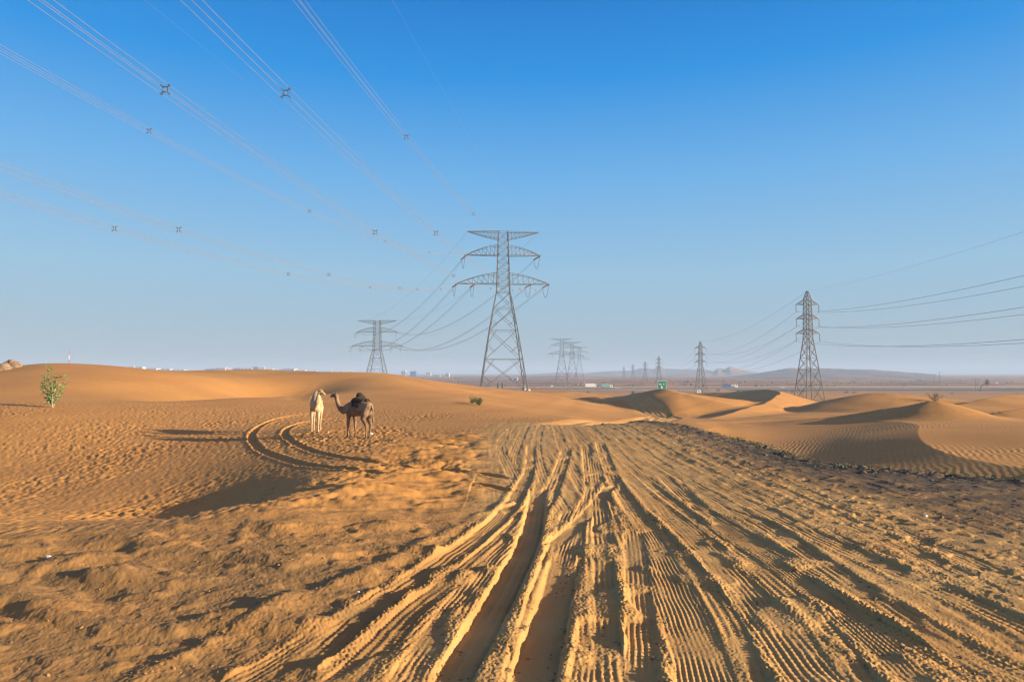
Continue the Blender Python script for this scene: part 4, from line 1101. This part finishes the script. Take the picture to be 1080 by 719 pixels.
M['white_paint_town'] = mat('town_wall_paint', (.50, .49, .47), .7, 0, .15, .3)
BL = [(131, 9, 386.4, 'white_paint', 'shed', 'low white shed where the left dune dips'), (139, 5, 385.8, 'white_paint', 'shed', 'brightest white shed on the skyline above the left dune'), (148, 8, 386.6, 'cream_paint', 'shed', 'cream shed right of the brightest white shed'),
      (162, 11, 388.0, 'white_paint', 'shed', 'long low white shed near the left end of the town'), (176, 9, 388.4, 'grey_paint', 'shed', 'grey low shed between two pale ones on the skyline'), (190, 12, 389.3, 'white_paint', 'shed', 'very low white shed where the dune crest ends'), (206, 13, 389.6, 'cream_paint', 'shed', 'very low cream shed beside the pink hall'),
      (222, 8, 389, 'blue_paint', 'flat', 'dark blue block left of the pink hall'), (234, 11, 387.8, 'pink_wall', 'flat', 'pink hall in the middle of the town'), (243.5, 5.5, 388.4, 'cream_paint', 'flat', 'bright cream cube house right of the pink hall'), (251, 7, 388.0, 'grey_paint', 'flat', 'grey block right of the cream house'),
      (261, 12, 387.6, 'white_paint', 'shed', 'broad white shed in the middle of the town'), (269, 5, 387.0, 'blue_paint', 'flat', 'dark blue block behind the broad white shed'), (276, 6, 386.8, 'grey_paint', 'flat', 'tallest grey block of the town'), (285, 7, 388.6, 'white_paint', 'flat', 'small white block right of the tallest grey one'),
      (296, 8, 389.6, 'grey_paint', 'shed', 'low grey shed right of the town centre'), (306, 13, 388.6, 'white_paint', 'shed', 'long white shed toward the right of the town'), (318, 9, 389.6, 'cream_paint', 'shed', 'last low cream shed of the main row'), (332, 5, 390.6, 'grey_paint', 'flat', 'small grey hut above the pale camel'), (348, 4, 390.8, 'white_paint', 'flat', 'small white hut on the skyline above the brown camel'),
      (360, 5, 390.6, 'white_paint', 'flat', 'white hut left of the pylon behind the dune'), (370, 4, 390.6, 'cream_paint', 'flat', 'cream hut nearest the left foot of the pylon behind the dune'), (426, 5, 391, 'white_paint', 'flat', 'white house right of the pylon behind the dune'), (436, 6, 391.6, 'blue_paint', 'flat', 'dark blue house on the hazy plain'),
      (452, 5, 392.4, 'white_paint', 'shed', 'white shed on the hazy plain left of the big pylon'), (461, 7, 395.2, 'grey_paint', 'shed', 'low grey shed before the hazy plain'), (472, 4, 393.5, 'white_paint', 'flat', 'tiny white house on the hazy plain by the big pylon'), (541, 10, 397.4, 'grey_paint', 'shed', 'grey shed seen between the legs of the big pylon'), (724, 5, 402.5, 'blue_paint', 'flat', 'dark block on the plain left of the second slim pylon'), (1050, 4, 404.2, 'white_paint', 'flat', 'white house beyond the highway at the far right')]
for px, w, yt, mt, kd, lb in BL:
    building(px, w, yt + .35, 1900 if px < 480 else (1000 if px < 700 else 800), 'white_paint_town' if mt == 'white_paint' else mt, lb, kd)
# small roadside installations beyond the highway
for px, py, Y, s_, lb in [(582, 408, 560, 1.3, 'white utility cabinet beyond the highway under the hazy pylons'), (736.5, 415.2, 395, 1.5, 'white utility cabinet at the foot of the second slim pylon'), (553, 407.5, 540, 1.2, 'white utility cabinet by the right leg of the big pylon')]:
    x = gp(px, Y); g = -9.2 if Y > 400 else ground_z(x, Y); root = empty('utility_cabinet', (x, Y, g)); b = MB(); b.box((0, 0, s_ * .6 + .1), (s_ * 1.5, s_, s_ * 1.2)); b.build('housing', M['white_paint'], root)
    b = MB(); b.prism([(-s_ * .85, s_ * 1.2 + .1), (s_ * .85, s_ * 1.2 + .1), (s_ * .7, s_ * 1.4 + .1), (-s_ * .7, s_ * 1.4 + .1)], -s_ * .6, s_ * .6); b.build('roof', M['silver_paint'], root)
    b = MB(); b.box((0, -s_ * .5 - .02, s_ * .6 + .1), (s_ * .7, .05, s_ * .95)); b.build('door', M['grey_paint'], root)
    tag(root, lb, 'cabinet', 'white utility cabinets')

# ------------------------------------------------------------------ hills
def hills(prof, Y0, Y1, seed, col, col2, name='hills'):
    xs = [p[0] for p in prof]; ys = [p[1] for p in prof]; nx, ny = 260, 60
    PX = np.linspace(xs[0], xs[-1], nx); top = np.interp(PX, xs, ys)
    v = np.linspace(0, 1, ny); G, V2 = np.meshgrid(np.arange(nx), v); 
    Yd = Y0 + (Y1 - Y0) * V2; Xd = (PX[G.astype(int)] - 540) / F * Yd
    zt = CAMZ + (393 - top[G.astype(int)]) / F * (Y0 + (Y1 - Y0) * .62)
    shape = np.sin(np.clip(V2 / .62, 0, 1) * math.pi / 2) * (1 - sst(.66, 1, V2))
    edge = sst(0, .06, G / (nx - 1)) * sst(0, .06, 1 - G / (nx - 1))
    sc = (Y1 - Y0)
    rd = 1 - np.abs(gnoise(Xd / (sc * .13), Yd / (sc * .16), seed)) * 1.2
    rd2 = 1 - np.abs(gnoise(Xd / (sc * .045), Yd / (sc * .06), seed + 3))
    h = (zt + 9.5) * 1.13 * shape * (.62 + .28 * rd + .12 * rd2) * edge
    Z = -10.5 + h
    me = bpy.data.meshes.new(name); vs = np.stack([Xd.ravel(), Yd.ravel(), Z.ravel()], 1)
    i = np.arange(ny - 1)[:, None] * nx; j = np.arange(nx - 1)[None]
    f = np.stack([i + j, i + j + 1, i + j + 1 + nx, i + j + nx], -1).reshape(-1, 4)
    me.from_pydata(vs.tolist(), [], f.tolist()); me.update()
    o = link_mesh(name, me, mat(name + '_rock', col, .95, 0, 0, .012, 0, col2)); tag(o, kind='structure'); return o
hills([(745,399),(775,396),(800,393.4),(834,388.6),(850,389),(876,389),(895,389.8),(918,390),(946,391.6),(981,394.4),(1017,399),(1060,401.5),(1150,403),(1260,405)], 1250, 2300, 3, (.17, .11, .10), (.05, .05, .062), 'right_hills')
hills([(700,396),(735,392),(752,392),(757,388.6),(764,389.6),(770,387),(776,388.6),(786,390.5),(800,393),(830,394),(860,396)], 2300, 3200, 8, (.30, .18, .13), (.18, .11, .09), 'middle_hills')
hills([(500,397),(560,394.5),(590,392.8),(620,393.2),(640,391.6),(668,390.8),(676,388.6),(690,389.6),(694,387.2),(702,389.4),(720,389.8),(742,389.5),(752,391.5),(775,394),(830,396)], 2700, 3800, 13, (.13, .09, .08), (.09, .07, .065), 'far_hills')
hills([(430,399),(480,398),(520,396.5),(560,396.5),(600,395.3),(640,397),(700,399),(760,400)], 1100, 1700, 17, (.30, .16, .11), (.19, .11, .08), 'low_hills')

# ------------------------------------------------------------------ haze
def haze():
    mb = MB(); x0, x1, y0, y1, z0, z1 = -7000, 7000, -400, 9000, -24, 62
    mb.box(((x0+x1)/2, (y0+y1)/2, (z0+z1)/2), (x1-x0, y1-y0, z1-z0))
    m = bpy.data.materials.new('haze'); m.use_nodes = True; nt = m.node_tree; nt.nodes.remove(nt.nodes['Principled BSDF'])
    v = nt.nodes.new('ShaderNodeVolumePrincipled'); v.inputs['Color'].default_value = (*HAZE_COL, 1); v.inputs['Density'].default_value = HAZE_D; v.inputs['Anisotropy'].default_value = .0
    nt.links.new(v.outputs[0], nt.nodes['Material Output'].inputs['Volume'])
    o = mb.build('haze', m); tag(o, 'pale blue haze over the desert plain', 'haze', kind='stuff')
HAZE_COL = (.46, .64, .90); HAZE_D = .00034
haze()

# ------------------------------------------------------------------ world, sun, camera
w = bpy.data.worlds.new('World'); bpy.context.scene.world = w; w.use_nodes = True; nt = w.node_tree
bg = nt.nodes['Background']; sky = nt.nodes.new('ShaderNodeTexSky'); sky.sky_type = 'NISHITA'; sky.sun_disc = False
sky.sun_elevation = R(SUN_EL); sky.sun_rotation = R(SUN_AZ); sky.altitude = 50; sky.air_density = 1.0; sky.dust_density = .6; sky.ozone_density = 3.0
EXPO = 1.3; SKY_S = .07
tcw = nt.nodes.new('ShaderNodeTexCoord'); sx = nt.nodes.new('ShaderNodeSeparateXYZ'); nt.links.new(tcw.outputs['Generated'], sx.inputs[0])
cr = nt.nodes.new('ShaderNodeValToRGB'); nt.links.new(sx.outputs[2], cr.inputs[0]); e = cr.color_ramp.elements
KS = [(0, (.36, .445, .53)), (.05, (.36, .49, .60)), (.14, (.31, .54, .74)), (.27, (.15, .45, .83)), (.40, (.014, .30, .79)), (.50, (.0, .20, .65)), (.60, (.02, .16, .46)), (1, (.05, .11, .25))]
e[0].position = 0; e[0].color = (*KS[0][1], 1); e[1].position = 1; e[1].color = (*KS[-1][1], 1)
for p_, c_ in KS[1:-1]: q_ = e.new(p_); q_.color = (*c_, 1)
vs_ = nt.nodes.new('ShaderNodeVectorMath'); vs_.operation = 'SCALE'; vs_.inputs['Scale'].default_value = 1 / (SKY_S * 2**EXPO); nt.links.new(cr.outputs[0], vs_.inputs[0])
mxw = nt.nodes.new('ShaderNodeMix'); mxw.data_type = 'RGBA'; mxw.inputs['Factor'].default_value = .93
nt.links.new(sky.outputs[0], mxw.inputs['A']); nt.links.new(vs_.outputs[0], mxw.inputs['B']); 
dp = nt.nodes.new('ShaderNodeVectorMath'); dp.operation = 'DOT_PRODUCT'; nt.links.new(tcw.outputs['Generated'], dp.inputs[0])
dp.inputs[1].default_value = (math.sin(R(SUN_AZ)) * math.cos(R(SUN_EL)), math.cos(R(SUN_AZ)) * math.cos(R(SUN_EL)), math.sin(R(SUN_EL)))
gm = nt.nodes.new('ShaderNodeMapRange'); gm.inputs[1].default_value = .38; gm.inputs[2].default_value = 1.0; gm.interpolation_type = 'SMOOTHSTEP'; nt.links.new(dp.outputs['Value'], gm.inputs[0])
gl = nt.nodes.new('ShaderNodeMix'); gl.data_type = 'RGBA'; gl.inputs['B'].default_value = (5.6, 3.3, 1.7, 1); nt.links.new(gm.outputs[0], gl.inputs['Factor']); nt.links.new(mxw.outputs['Result'], gl.inputs['A'])  # warm glow added to the sun-side sky, outside the view, to warm shadows
nt.links.new(gl.outputs['Result'], bg.inputs[0]); bg.inputs[1].default_value = SKY_S
sl = bpy.data.lights.new('sun', 'SUN'); sl.energy = 5.0; sl.angle = R(.55); sl.color = (1.0, .80, .56)
so = bpy.data.objects.new('sun', sl); C.objects.link(so)
d = Vector((math.sin(R(SUN_AZ)) * math.cos(R(SUN_EL)), math.cos(R(SUN_AZ)) * math.cos(R(SUN_EL)), math.sin(R(SUN_EL))))
so.rotation_euler = d.to_track_quat('Z', 'Y').to_euler(); so.location = (30, -5, 40)
cam = bpy.data.cameras.new('camera'); cam.sensor_width = 36; cam.lens = 24; cam.clip_end = 30000; cam.clip_start = .05
co = bpy.data.objects.new('camera', cam); C.objects.link(co); co.location = (0, 0, CAMZ); co.rotation_euler = (math.pi/2 + PITCH, 0, 0)
sc = bpy.context.scene; sc.camera = co
sc.view_settings.view_transform = 'Standard'; sc.view_settings.look = 'None'; sc.view_settings.gamma = 1; sc.view_settings.exposure = EXPO
sc.render.engine = 'CYCLES'; sc.cycles.max_bounces = 5; sc.cycles.volume_bounces = 1; sc.cycles.diffuse_bounces = 3
sc.cycles.use_denoising = True
sc.cycles.pixel_filter_type = 'BLACKMAN_HARRIS'; sc.cycles.filter_width = 1.3
